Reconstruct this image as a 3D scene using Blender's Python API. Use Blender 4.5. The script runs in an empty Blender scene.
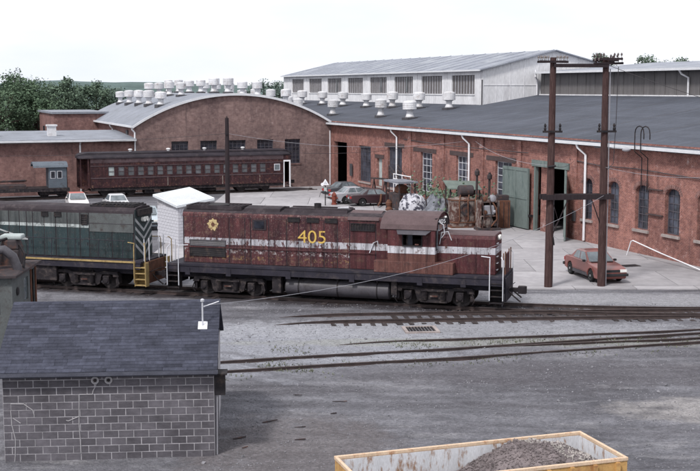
import bpy, bmesh, math, random
from mathutils import Vector, Matrix, noise
R = math.radians
random.seed(7)
scene = bpy.context.scene
col = scene.collection

# ------------------------------------------------------------------ camera
cam_data = bpy.data.cameras.new('camera'); cam = bpy.data.objects.new('camera', cam_data); col.objects.link(cam)
cam.location = (0, 0, 10.0)
cam.rotation_euler = (R(90 - 7.137), 0, 0)
cam_data.sensor_width = 36; cam_data.lens = 1170 / 700 * 36
cam_data.clip_end = 8000
scene.camera = cam

# ------------------------------------------------------------------ light
SUN_EL, SUN_AZ = 52, 215          # azimuth the light comes from, clockwise from +Y
world = bpy.data.worlds.new('World'); scene.world = world; world.use_nodes = True
wn = world.node_tree; wn.nodes.clear()
w_out = wn.nodes.new('ShaderNodeOutputWorld'); w_bg = wn.nodes.new('ShaderNodeBackground')
w_sky = wn.nodes.new('ShaderNodeTexSky'); w_sky.sky_type = 'NISHITA'; w_sky.sun_disc = False
w_sky.sun_elevation = R(SUN_EL); w_sky.sun_rotation = R(SUN_AZ)
w_sky.air_density = 1.0; w_sky.dust_density = 3.0
w_tc = wn.nodes.new('ShaderNodeTexCoord')
w_noise = wn.nodes.new('ShaderNodeTexNoise'); w_noise.inputs['Scale'].default_value = 2.2; w_noise.inputs['Detail'].default_value = 6
w_map = wn.nodes.new('ShaderNodeMapping'); w_map.inputs['Scale'].default_value = (1, 1, 3.5)
wn.links.new(w_tc.outputs['Generated'], w_map.inputs['Vector']); wn.links.new(w_map.outputs['Vector'], w_noise.inputs['Vector'])
w_cloud = wn.nodes.new('ShaderNodeValToRGB')
w_cloud.color_ramp.elements[0].position = .30; w_cloud.color_ramp.elements[0].color = (9.0, 9.7, 10.8, 1)
w_cloud.color_ramp.elements[1].position = .50; w_cloud.color_ramp.elements[1].color = (11.4, 11.45, 12.0, 1)
wn.links.new(w_noise.outputs['Fac'], w_cloud.inputs['Fac'])
w_mix = wn.nodes.new('ShaderNodeMixRGB'); w_mix.inputs['Fac'].default_value = .88     # overcast: cloud covers most of the blue
wn.links.new(w_sky.outputs['Color'], w_mix.inputs['Color1']); wn.links.new(w_cloud.outputs['Color'], w_mix.inputs['Color2'])
wn.links.new(w_mix.outputs['Color'], w_bg.inputs['Color']); w_bg.inputs['Strength'].default_value = .081
wn.links.new(w_bg.outputs['Background'], w_out.inputs['Surface'])
sun_d = bpy.data.lights.new('sun', 'SUN'); sun_d.energy = 2.4; sun_d.angle = R(8); sun_d.color = (1, .965, .93)
sun = bpy.data.objects.new('sun', sun_d); col.objects.link(sun); sun.location = (-40, -40, 90)
_az, _el = R(SUN_AZ), R(SUN_EL)
sun.rotation_euler = Vector((-math.sin(_az) * math.cos(_el), -math.cos(_az) * math.cos(_el), -math.sin(_el))).to_track_quat('-Z', 'Y').to_euler()
vs = scene.view_settings
vs.view_transform = 'Standard'; vs.look = 'None'; vs.gamma = 1; vs.use_curve_mapping = False; vs.exposure = 0.4
scene.cycles.use_denoising = True; scene.cycles.use_adaptive_sampling = True; scene.cycles.adaptive_threshold = .02
scene.cycles.max_bounces = 4; scene.cycles.diffuse_bounces = 3; scene.cycles.glossy_bounces = 2; scene.cycles.caustics_reflective = False; scene.cycles.caustics_refractive = False

# ------------------------------------------------------------------ materials
MATS = {}
def node(nt, kind, ins=None, **props):
    n = nt.nodes.new(kind)
    for k, v in props.items(): setattr(n, k, v)
    for k, v in (ins or {}).items():
        s = n.inputs[k]
        if hasattr(v, 'is_linked') or isinstance(v, bpy.types.NodeSocket): nt.links.new(v, s)
        else: s.default_value = v
    return n
def c4(c): return (c[0], c[1], c[2], 1)
def start(name):
    m = bpy.data.materials.new(name); m.use_nodes = True
    nt = m.node_tree; b = nt.nodes['Principled BSDF']
    MATS[name] = m
    b.inputs['Specular IOR Level'].default_value = .15      # weathered, dusty surfaces
    return m, nt, b
def coords(nt, scale=(1, 1, 1), rand=False):
    tc = node(nt, 'ShaderNodeTexCoord')
    v = tc.outputs['Object']
    if rand:
        oi = node(nt, 'ShaderNodeObjectInfo')
        mu = node(nt, 'ShaderNodeMath', {0: oi.outputs['Random'], 1: 37.0}, operation='MULTIPLY')
        v = node(nt, 'ShaderNodeVectorMath', {0: v, 1: mu.outputs[0]}, operation='ADD').outputs[0]
    return node(nt, 'ShaderNodeMapping', {'Vector': v, 'Scale': scale}).outputs[0]
def nz(nt, vec, scale, detail=4, rough=.6, dist=0):
    return node(nt, 'ShaderNodeTexNoise', {'Vector': vec, 'Scale': scale, 'Detail': min(detail, 5), 'Roughness': rough, 'Distortion': dist}).outputs['Fac']
def ramp(nt, fac, a, b, ca=(0, 0, 0), cb=(1, 1, 1)):
    n = node(nt, 'ShaderNodeValToRGB', {'Fac': fac})
    e = n.color_ramp.elements
    e[0].position = a; e[0].color = c4(ca); e[1].position = b; e[1].color = c4(cb)
    return n.outputs['Color']
def mix(nt, fac, a, b, mode='MIX'):
    n = node(nt, 'ShaderNodeMixRGB', blend_type=mode)
    for k, v in (('Fac', fac), ('Color1', a), ('Color2', b)):
        if isinstance(v, (tuple, list)): v = c4(v)
        if isinstance(v, bpy.types.NodeSocket): nt.links.new(v, n.inputs[k])
        else: n.inputs[k].default_value = v
    return n.outputs['Color']
def math_(nt, op, a, b=None, c=None):
    n = node(nt, 'ShaderNodeMath', operation=op)
    for i, v in enumerate((a, b, c)):
        if v is None: continue
        if isinstance(v, bpy.types.NodeSocket): nt.links.new(v, n.inputs[i])
        else: n.inputs[i].default_value = v
    return n.outputs[0]
def bump(nt, b, h, strength=.3, dist=.02):
    bn = node(nt, 'ShaderNodeBump', {'Height': h, 'Strength': strength, 'Distance': dist})
    nt.links.new(bn.outputs['Normal'], b.inputs['Normal'])
def setin(nt, b, k, v):
    if isinstance(v, bpy.types.NodeSocket): nt.links.new(v, b.inputs[k])
    else: b.inputs[k].default_value = v

def mat(name, c, rough=.75, var=.25, scale=1.5, metal=0, dirt=None, dirt_scale=1.2, dirt_amt=(.52, .7), stretch=(1, 1, 1), bmp=0, bscale=20, per_object=0, fine=.12, stain=None):
    """base colour with soft tone variation, optional patches of a second colour (rust, grime)"""
    m, nt, b = start(name)
    v = coords(nt, stretch, rand=per_object > 0)
    lo = tuple(x * (1 - var) for x in c); hi = tuple(min(1, x * (1 + var)) for x in c)
    cc = ramp(nt, nz(nt, v, scale, 5), .3, .7, lo, hi)
    if fine:
        cc = mix(nt, 1, cc, ramp(nt, nz(nt, v, scale * 14, 3), .3, .7, (1 - fine,) * 3, (1 + fine,) * 3), 'MULTIPLY')
    if dirt:
        cc = mix(nt, ramp(nt, nz(nt, v, dirt_scale, 7, .7), *dirt_amt), cc, dirt)
    if per_object:
        oi = node(nt, 'ShaderNodeObjectInfo')
        cc = mix(nt, 1, cc, ramp(nt, oi.outputs['Random'], 0, 1, (1 - per_object,) * 3, (1 + per_object,) * 3), 'MULTIPLY')
    if stain:
        ps = node(nt, 'ShaderNodeNewGeometry').outputs['Position']
        cc = mix(nt, 1, cc, ramp(nt, nz(nt, ps, stain[0], 5, .65), .3, .7, (1 - stain[1],) * 3, (1 + stain[1],) * 3), 'MULTIPLY')
    setin(nt, b, 'Base Color', cc)
    b.inputs['Roughness'].default_value = rough; b.inputs['Metallic'].default_value = metal
    if rough < .56: b.inputs['Specular IOR Level'].default_value = .4
    if bmp: bump(nt, b, nz(nt, v, bscale, 4), bmp)
    return m

def brick_mat(name, c1, c2, mortar, stain=(.05, .04, .045), wash=.25):
    m, nt, b = start(name)
    tc = node(nt, 'ShaderNodeTexCoord'); sp = node(nt, 'ShaderNodeSeparateXYZ', {0: tc.outputs['Object']})
    s = math_(nt, 'ADD', sp.outputs[0], sp.outputs[1])
    cb = node(nt, 'ShaderNodeCombineXYZ', {0: s, 1: sp.outputs[2]})
    br = node(nt, 'ShaderNodeTexBrick', {'Vector': cb.outputs[0], 'Color1': c4(c1), 'Color2': c4(c2), 'Mortar': c4(mortar), 'Scale': 1.0,
              'Mortar Size': .007, 'Mortar Smooth': .3, 'Bias': -.1, 'Brick Width': .215, 'Row Height': .076}, offset=.5)
    o = tc.outputs['Object']
    cc = br.outputs['Color']
    cc = mix(nt, 1, cc, ramp(nt, nz(nt, o, .35, 5, .6), .3, .7, (.62, .60, .62), (1.25, 1.2, 1.17)), 'MULTIPLY')
    cc = mix(nt, 1, cc, ramp(nt, nz(nt, o, 2.6, 6, .7), .3, .72, (.62, .60, .62), (1.3, 1.3, 1.3)), 'MULTIPLY')
    cc = mix(nt, math_(nt, 'MULTIPLY', ramp(nt, nz(nt, o, 7.5, 3, .6), .60, .68), wash * .55), cc, (.46, .36, .33))          # odd pale replacement bricks
    cc = mix(nt, math_(nt, 'MULTIPLY', ramp(nt, nz(nt, o, 1.3, 8, .75), .6, .72), wash), cc, (.45, .40, .40))   # lime wash remnants
    streak = node(nt, 'ShaderNodeMapping', {'Vector': cb.outputs[0], 'Scale': (2.2, .16, 1)}).outputs[0]
    cc = mix(nt, math_(nt, 'MULTIPLY', ramp(nt, nz(nt, streak, 1.0, 5, .6), .56, .75), .55), cc, stain)          # run-off streaks
    setin(nt, b, 'Base Color', cc); b.inputs['Roughness'].default_value = .9
    bump(nt, b, br.outputs['Fac'], .25, -.01)
    return m

brick_mat('brick_red', (.285, .128, .102), (.19, .080, .070), (.35, .27, .25), wash=.7)
brick_mat('brick_brown', (.205, .140, .130), (.155, .103, .099), (.29, .235, .225), wash=.2)
brick_mat('brick_left', (.225, .128, .115), (.18, .099, .092), (.27, .205, .19), wash=.12)
def felt_mat(name, c):
    m, nt, b = start(name)
    tc = node(nt, 'ShaderNodeTexCoord'); o = tc.outputs['Object']; sp = node(nt, 'ShaderNodeSeparateXYZ', {0: o})
    br = node(nt, 'ShaderNodeTexBrick', {'Vector': o, 'Color1': (.86, .86, .86, 1), 'Color2': (1.12, 1.12, 1.12, 1), 'Mortar': (.62, .62, .62, 1), 'Scale': 1.0, 'Mortar Size': .022, 'Mortar Smooth': .5, 'Brick Width': 9.0, 'Row Height': .93}, offset=.37)
    cc = ramp(nt, nz(nt, o, .16, 5, .6), .3, .7, tuple(v * .82 for v in c), tuple(v * 1.2 for v in c))
    cc = mix(nt, .75, cc, br.outputs['Color'], 'MULTIPLY')
    cc = mix(nt, math_(nt, 'MULTIPLY', ramp(nt, nz(nt, node(nt, 'ShaderNodeMapping', {'Vector': o, 'Scale': (1.2, .22, 1)}).outputs[0], .9, 5, .65), .5, .72), .6), cc, tuple(v * 1.55 for v in c))
    cc = mix(nt, 1, cc, ramp(nt, nz(nt, o, 6, 4, .7), .3, .7, (.88,) * 3, (1.12,) * 3), 'MULTIPLY')
    setin(nt, b, 'Base Color', cc); b.inputs['Roughness'].default_value = .85
felt_mat('membrane', (.068, .074, .092))
mat('vault_roof', (.21, .225, .26), .6, .15, .5, dirt=(.15, .155, .17), dirt_scale=.9, dirt_amt=(.5, .75))
mat('metal_roof', (.20, .215, .255), .55, .14, .3, dirt=(.32, .34, .37), dirt_scale=.35, dirt_amt=(.5, .7))
mat('white_clad', (.66, .66, .68), .7, .10, .6, dirt=(.40, .39, .41), dirt_scale=.8, dirt_amt=(.55, .8), stretch=(1, 1, .25))
mat('gutter_white', (.60, .61, .64), .5, .08, 2)
mat('grey_clad', (.135, .128, .130), .7, .2, .9, dirt=(.11, .10, .105), dirt_scale=1.1, stretch=(1.6, 1.6, .12))
mat('shutter_grey', (.135, .125, .128), .7, .3, 1.2, stretch=(3, 3, .3))
mat('vent_metal', (.60, .60, .62), .45, .12, 1.5, dirt=(.36, .32, .31), dirt_scale=2, per_object=.14)
mat('vent_dark', (.07, .068, .075), .7)
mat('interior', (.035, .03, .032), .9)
mat('door_green', (.150, .182, .175), .6, .15, .8, dirt=(.08, .11, .105), dirt_scale=2, stretch=(1, 1, .3))
mat('lintel', (.075, .055, .055), .85, .2, 3)
mat('sill_stone', (.30, .26, .25), .85, .2, 2)
mat('frame_pale', (.52, .53, .57), .7, .2, 2)
mat('frame_dark', (.085, .08, .095), .7, .2, 2)
mat('pale_board', (.36, .40, .40), .8, .2, 2)
mat('downpipe', (.66, .66, .69), .45, .1, 2)
def glass_mat(name, c, rough=.18, var=.5, scale=1.6):
    m, nt, b = start(name)
    v = coords(nt)
    setin(nt, b, 'Base Color', ramp(nt, nz(nt, v, scale, 3), .35, .65, tuple(x * (1 - var) for x in c), tuple(x * (1 + var) for x in c)))
    b.inputs['Roughness'].default_value = rough; b.inputs['Specular IOR Level'].default_value = .6
glass_mat('glass_dark', (.022, .024, .034))
glass_mat('glass_dirty', (.05, .057, .078), .3, .6, 1.1)
glass_mat('glass_car', (.13, .15, .165), .06, .3)  # pale base colour stands in for sky reflected in the panes
glass_mat('glass_pale', (.10, .105, .115), .3, .35, 1.0)
# yard
mat('concrete', (.305, .295, .308), .9, .16, .5, dirt=(.19, .182, .192), dirt_scale=.7, dirt_amt=(.55, .78), per_object=.07, bmp=.12)
mat('rail_steel', (.07, .052, .050), .5, .3, 3, metal=.3)
mat('sleeper_wood', (.042, .034, .034), .95, .3, 4, dirt=(.12, .115, .12), dirt_scale=5, dirt_amt=(.56, .7), per_object=.25)
mat('pole_wood', (.058, .034, .033), .9, .35, 3, stretch=(4, 4, .4), dirt=(.11, .072, .068), dirt_scale=5)
mat('pole_dark', (.030, .023, .026), .9, .25, 3, stretch=(4, 4, .4))
mat('wire', (.05, .045, .05), .6, 0)
mat('wire_pale', (.30, .30, .33), .5, 0)
mat('insulator', (.05, .03, .03), .3, .1)
mat('galv', (.33, .33, .36), .45, .15, 3, metal=.3)
mat('white_paint', (.74, .74, .77), .5, .06, 2)
mat('black_iron', (.022, .020, .023), .65, .3, 3, dirt=(.06, .045, .04), dirt_scale=4)
mat('running_gear', (.022, .019, .022), .7, .35, 3, dirt=(.105, .085, .080), dirt_scale=3.5, dirt_amt=(.5, .75))
mat('wheel_steel', (.055, .048, .050), .6, .3, 3)
mat('rust', (.13, .062, .042), .85, .35, 2.2, dirt=(.07, .04, .035), dirt_scale=3)
mat('tank_grey', (.062, .058, .068), .5, .2, 1.2, dirt=(.035, .030, .033), dirt_scale=1.5)
mat('rubber', (.018, .018, .019), .9, .1)
mat('rim_grey', (.34, .34, .36), .4, .1, metal=.4)
mat('lamp_glass', (.75, .75, .72), .2, .05)
mat('lamp_red', (.35, .03, .03), .3, .05)
mat('chrome', (.5, .5, .52), .3, .05, metal=.7)
mat('dark_trim', (.03, .03, .033), .6, .1)
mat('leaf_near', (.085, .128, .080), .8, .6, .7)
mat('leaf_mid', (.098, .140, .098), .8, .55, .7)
mat('leaf_far', (.11, .145, .125), .85, .35, .8)  # mid and far leaves paler and bluer, distance haze put into their colour
mat('bark', (.06, .045, .038), .9)
mat('hill_wood', (.085, .12, .115), .95, .3, .05)  # blue-green tint paints the haze of distance into the woods
mat('weed', (.12, .13, .085), .85, .4, 1.0)

def paint_mat(name, base, base2, rust, band, bandc, band2=None, lower=None, extra=None, flake=.5, pale=.25):
    """locomotive paint: colour bands by height (object z), flaked and rusted"""
    m, nt, b = start(name)
    tc = node(nt, 'ShaderNodeTexCoord'); o = tc.outputs['Object']
    z = node(nt, 'ShaderNodeSeparateXYZ', {0: o}).outputs[2]
    st = node(nt, 'ShaderNodeMapping', {'Vector': o, 'Scale': (1.6, 1.6, .7)}).outputs[0]
    n1 = nz(nt, st, 1.5, 7, .72)
    cc = ramp(nt, n1, .36, .66, base, base2)
    if lower:      # (height, colour)
        cc = mix(nt, math_(nt, 'LESS_THAN', z, lower[0]), cc, ramp(nt, n1, .36, .66, lower[1], tuple(x * 1.3 for x in lower[1])))
    fl = nz(nt, st, 4.0, 8, .75)
    inb = math_(nt, 'MULTIPLY', math_(nt, 'GREATER_THAN', z, band[0]), math_(nt, 'LESS_THAN', z, band[1]))
    cc = mix(nt, math_(nt, 'MULTIPLY', inb, ramp(nt, fl, .36 + .1 * flake, .41 + .1 * flake)), cc, bandc)
    for (a, c_, colr, amt) in (extra or []):
        inb = math_(nt, 'MULTIPLY', math_(nt, 'GREATER_THAN', z, a), math_(nt, 'LESS_THAN', z, c_))
        cc = mix(nt, math_(nt, 'MULTIPLY', inb, ramp(nt, nz(nt, o, 5.5, 6, .8), amt, amt + .05)), cc, colr)
    cc = mix(nt, ramp(nt, nz(nt, o, 2.7, 8, .8), .53, .66), cc, rust)
    cc = mix(nt, math_(nt, 'MULTIPLY', ramp(nt, nz(nt, node(nt, 'ShaderNodeMapping', {'Vector': o, 'Scale': (2, 2, 1)}).outputs[0], 7.5, 5, .85), .56, .64), pale), cc, (.32, .25, .235))   # chalked, scratched spots
    strk = node(nt, 'ShaderNodeMapping', {'Vector': o, 'Scale': (6, 6, .45)}).outputs[0]
    cc = mix(nt, math_(nt, 'MULTIPLY', ramp(nt, nz(nt, strk, 1, 5, .65), .44, .70), .75), cc, tuple(x * .3 + .006 for x in base))
    setin(nt, b, 'Base Color', cc); b.inputs['Roughness'].default_value = .6
    return m
RUST = (.17, .075, .045)
paint_mat('loco_red', (.058, .020, .025), (.105, .036, .039), (.10, .054, .045), (2.60, 2.91), (.47, .47, .51), flake=.1)
paint_mat('loco_red_worn', (.046, .019, .025), (.112, .042, .044), (.135, .080, .064), (2.60, 2.91), (.42, .42, .46), extra=[(2.20, 2.40, (.36, .33, .34), .52), (1.88, 2.08, (.24, .15, .075), .54)], flake=.75, pale=.7)
paint_mat('loco_cab', (.062, .021, .026), (.11, .037, .040), (.10, .05, .04), (2.59, 2.92), (.55, .55, .59), lower=(2.56, (.100, .046, .040)), flake=-.4)
paint_mat('loco_red_orange', (.098, .044, .040), (.145, .068, .058), (.07, .04, .038), (9, 10), (1, 1, 1))
paint_mat('loco_green', (.066, .074, .078), (.098, .108, .108), (.045, .048, .050), (3.17, 3.33), (.42, .46, .46), lower=(3.17, (.026, .043, .048)), flake=.3)
paint_mat('loco_green_low', (.022, .036, .040), (.036, .052, .056), (.03, .03, .033), (9, 10), (1, 1, 1))
mat('loco_roof', (.036, .029, .034), .75, .25, 1.2, dirt=(.075, .062, .066), dirt_scale=2)
mat('cab_roof', (.095, .066, .069), .7, .18, 1.2, dirt=(.075, .052, .054), dirt_scale=2)
mat('loco_sill', (.028, .026, .036), .7, .25, 1.5, dirt=(.065, .055, .058), dirt_scale=2.5)
mat('yellow_paint', (.33, .24, .11), .65, .2, 3, dirt=(.16, .11, .06), dirt_scale=4)
mat('number_yellow', (.56, .38, .10), .6, .15, 4, dirt=(.22, .11, .06), dirt_scale=5, dirt_amt=(.56, .66))
mat('scrap_cream', (.48, .38, .20), .7, .2, 6, dirt=(.16, .07, .05), dirt_scale=7, dirt_amt=(.50, .62))
mat('silver_stripe', (.36, .37, .38), .6, .2, 3)
paint_mat('coach_red', (.030, .015, .019), (.062, .026, .029), (.12, .055, .042), (9, 10), (1, 1, 1), extra=[(.9, 1.2, (.24, .14, .10), .57)])
mat('coach_roof', (.026, .022, .028), .7, .25, .8, dirt=(.055, .044, .048), dirt_scale=1.5)
mat('coach_band', (.085, .060, .066), .7, .3, 1.5, dirt=(.045, .025, .028), dirt_scale=1.6)
# block house
mat('mortar', (.36, .35, .37), .95, .3, 3, stain=(1.1, .3))
mat('block', (.104, .098, .111), .95, .16, 2.5, per_object=.15, bmp=.35, bscale=45, fine=.2, stain=(.9, .3))
mat('shingle', (.046, .049, .068), .9, .25, 3, per_object=.24, bmp=.4, bscale=60, fine=.25, stain=(.8, .25))
mat('fascia', (.075, .078, .10), .7, .2, 2)
mat('caulk', (.36, .35, .365), .8, .1)
# skip
mat('skip_yellow', (.46, .28, .11), .6, .2, 1.5, dirt=(.30, .14, .07), dirt_scale=2.5, dirt_amt=(.52, .68))
mat('skip_rim', (.58, .44, .32), .6, .15, 2, dirt=(.35, .18, .10), dirt_scale=4)
mat('skip_inner', (.56, .57, .60), .7, .1, 1.2, dirt=(.28, .17, .11), dirt_scale=2.6, dirt_amt=(.52, .64), stretch=(2, 2, .6))
mat('rubble', (.150, .128, .130), .95, .4, 3, per_object=0)
mat('rubble_pale', (.32, .295, .28), .95, .35, 3)
mat('tarp_white', (.46, .46, .50), .6, .15, 1.5, dirt=(.06, .06, .08), dirt_scale=2.6, dirt_amt=(.50, .54))
mat('tarp_grey', (.19, .20, .23), .6, .25, 1.5)
mat('shed_sheet', (.50, .52, .54), .7, .08, 1)
mat('shed_wall', (.50, .50, .54), .85, .1, 2)
mat('shed_roof', (.60, .63, .66), .6, .06, 1)
mat('crane_grey', (.098, .106, .108), .7, .2, 1.2, dirt=(.06, .052, .05), dirt_scale=2.5)
mat('crane_blue', (.105, .125, .150), .65, .15, 1.0, dirt=(.06, .055, .06), dirt_scale=2)
mat('hydrant_red', (.19, .055, .04), .6, .15, 3)
mat('drum_blue', (.05, .10, .24), .5, .1)
mat('drum_red', (.45, .08, .05), .5, .1)
mat('scrap_beige', (.22, .185, .17), .8, .4, 2.4, dirt=(.075, .036, .030), dirt_scale=2.2, dirt_amt=(.44, .56))
mat('scrap_dark', (.05, .042, .045), .85, .3, 2, dirt=(.12, .06, .045), dirt_scale=3)
mat('scrap_green', (.14, .17, .155), .8, .2, 2)

# ground: gravel, oily dirt and pale worn patches
def ground_mat():
    m, nt, b = start('yard_gravel')
    tc = node(nt, 'ShaderNodeTexCoord'); o = tc.outputs['Object']
    g = lambda sc, s, d=5, r_=.6, ds=0: nz(nt, node(nt, 'ShaderNodeMapping', {'Vector': o, 'Scale': sc}).outputs[0], s, d, r_, ds)
    cc = ramp(nt, g((1, 1, 1), .20, 6, .62), .36, .66, (.100, .099, .112), (.185, .184, .203))
    # worn vehicle lanes: darker, oily, drawn out along the lane, with curved wheel marks
    cc = mix(nt, math_(nt, 'MULTIPLY', ramp(nt, g((.12, .55, 1), 1.0, 5, .65, .8), .48, .64), .6), cc, (.080, .076, .086))
    cc = mix(nt, math_(nt, 'MULTIPLY', ramp(nt, g((.25, .9, 1), 1.1, 5, .7, .5), .54, .68), .5), cc, (.29, .285, .30))
    wv = node(nt, 'ShaderNodeTexWave', {'Vector': node(nt, 'ShaderNodeMapping', {'Vector': o, 'Scale': (.10, .42, 1), 'Rotation': (0, 0, .15)}).outputs[0], 'Scale': .8, 'Distortion': 16, 'Detail': 3, 'Detail Scale': .6}, bands_direction='Y').outputs['Fac']
    cc = mix(nt, 1, cc, ramp(nt, wv, .1, .95, (.90, .90, .90), (1.07, 1.07, 1.07)), 'MULTIPLY')
    sp = node(nt, 'ShaderNodeSeparateXYZ', {0: o})
    pn = math_(nt, 'MULTIPLY', math_(nt, 'SUBTRACT', g((1, 1, 1), .8, 6, .7), .5), 2.2)
    def patch(x, y, rx, ry, rot=0):
        dx = math_(nt, 'SUBTRACT', sp.outputs[0], x); dy = math_(nt, 'SUBTRACT', sp.outputs[1], y)
        a = math_(nt, 'DIVIDE', dx, rx); c_ = math_(nt, 'DIVIDE', dy, ry)
        r2 = math_(nt, 'ADD', math_(nt, 'MULTIPLY', a, a), math_(nt, 'MULTIPLY', c_, c_))
        r2 = math_(nt, 'ADD', r2, pn)
        return ramp(nt, r2, .45, .98, (1, 1, 1), (0, 0, 0))
    cc = mix(nt, math_(nt, 'MULTIPLY', patch(-3.0, 44.5, 9, 5.5), .75), cc, (.275, .282, .315))     # fresh stone between the tracks
    cc = mix(nt, math_(nt, 'MULTIPLY', patch(3.0, 48.2, 14, 2.2), .6), cc, (.30, .305, .33))
    cc = mix(nt, math_(nt, 'MULTIPLY', patch(13, 55.2, 9, 1.9), .7), cc, (.30, .30, .32))
    cc = mix(nt, math_(nt, 'MULTIPLY', patch(7.5, 40.6, 11, 2.2), .65), cc, (.088, .083, .093))     # oily lane
    cc = mix(nt, math_(nt, 'MULTIPLY', patch(-1.5, 31.5, 3.4, 4.2), .65), cc, (.118, .105, .108))   # brown dirt by the block house
    cc = mix(nt, math_(nt, 'MULTIPLY', patch(6.0, 45.6, 12, .9), .45), cc, (.27, .275, .245))       # weedy strip
    cc = mix(nt, math_(nt, 'MULTIPLY', patch(11.0, 35.8, 3.2, 1.7), .7), cc, (.30, .285, .28))     # spilled pale sand
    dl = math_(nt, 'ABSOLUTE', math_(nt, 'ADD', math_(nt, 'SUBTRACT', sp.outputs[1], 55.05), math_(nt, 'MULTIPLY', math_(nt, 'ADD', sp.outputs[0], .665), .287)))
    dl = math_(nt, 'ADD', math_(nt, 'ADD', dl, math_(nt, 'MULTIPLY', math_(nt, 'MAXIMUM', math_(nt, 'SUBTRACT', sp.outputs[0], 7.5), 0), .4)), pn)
    cc = mix(nt, ramp(nt, math_(nt, 'MULTIPLY', dl, .333), .50, .78, (.9, .9, .9), (0, 0, 0)), cc, (.035, .030, .034))           # shade under the engines painted onto the ballast, with oil staining
    brk = ramp(nt, g((1, 1, 1), .45, 4, .6), .40, .62)
    for (x_, y_, r_) in ((2.0, 14.0, 22.5), (2.2, 13.4, 24.9), (-14.0, 24.0, 20.0), (-14.0, 24.2, 21.7), (22.0, 22.0, 17.0), (22.2, 21.8, 18.8), (9.0, 60.0, 24.0), (9.0, 60.2, 22.2), (3, -30, 68), (3, -30, 70.1)):
        dx = math_(nt, 'SUBTRACT', sp.outputs[0], x_); dy = math_(nt, 'SUBTRACT', sp.outputs[1], y_)
        dd = math_(nt, 'SQRT', math_(nt, 'ADD', math_(nt, 'MULTIPLY', dx, dx), math_(nt, 'MULTIPLY', dy, dy)))
        dd = math_(nt, 'ABSOLUTE', math_(nt, 'ADD', math_(nt, 'SUBTRACT', dd, r_), math_(nt, 'MULTIPLY', pn, .12)))
        cc = mix(nt, math_(nt, 'MULTIPLY', math_(nt, 'MULTIPLY', ramp(nt, dd, .10, .34, (1, 1, 1), (0, 0, 0)), brk), .5), cc, (.085, .082, .092))
    cc = mix(nt, 1, cc, ramp(nt, g((1, 1, 1), 2.6, 5, .7), .3, .7, (.84, .84, .84), (1.14, 1.14, 1.14)), 'MULTIPLY')
    cc = mix(nt, 1, cc, ramp(nt, g((1, 1, 1), 9, 4, .75), .28, .75, (.84, .84, .84), (1.18, 1.18, 1.18)), 'MULTIPLY')
    vor = node(nt, 'ShaderNodeTexVoronoi', {'Vector': o, 'Scale': 16})
    cc = mix(nt, 1, cc, ramp(nt, node(nt, 'ShaderNodeSeparateColor', {0: vor.outputs['Color']}).outputs[0], 0, 1, (.80, .80, .80), (1.2, 1.2, 1.2)), 'MULTIPLY')
    setin(nt, b, 'Base Color', cc); b.inputs['Roughness'].default_value = .95
    hh = math_(nt, 'ADD', g((1, 1, 1), 11, 5, .8), math_(nt, 'MULTIPLY', vor.outputs['Distance'], .8))
    bump(nt, b, hh, .7, .05)
ground_mat()

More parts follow.
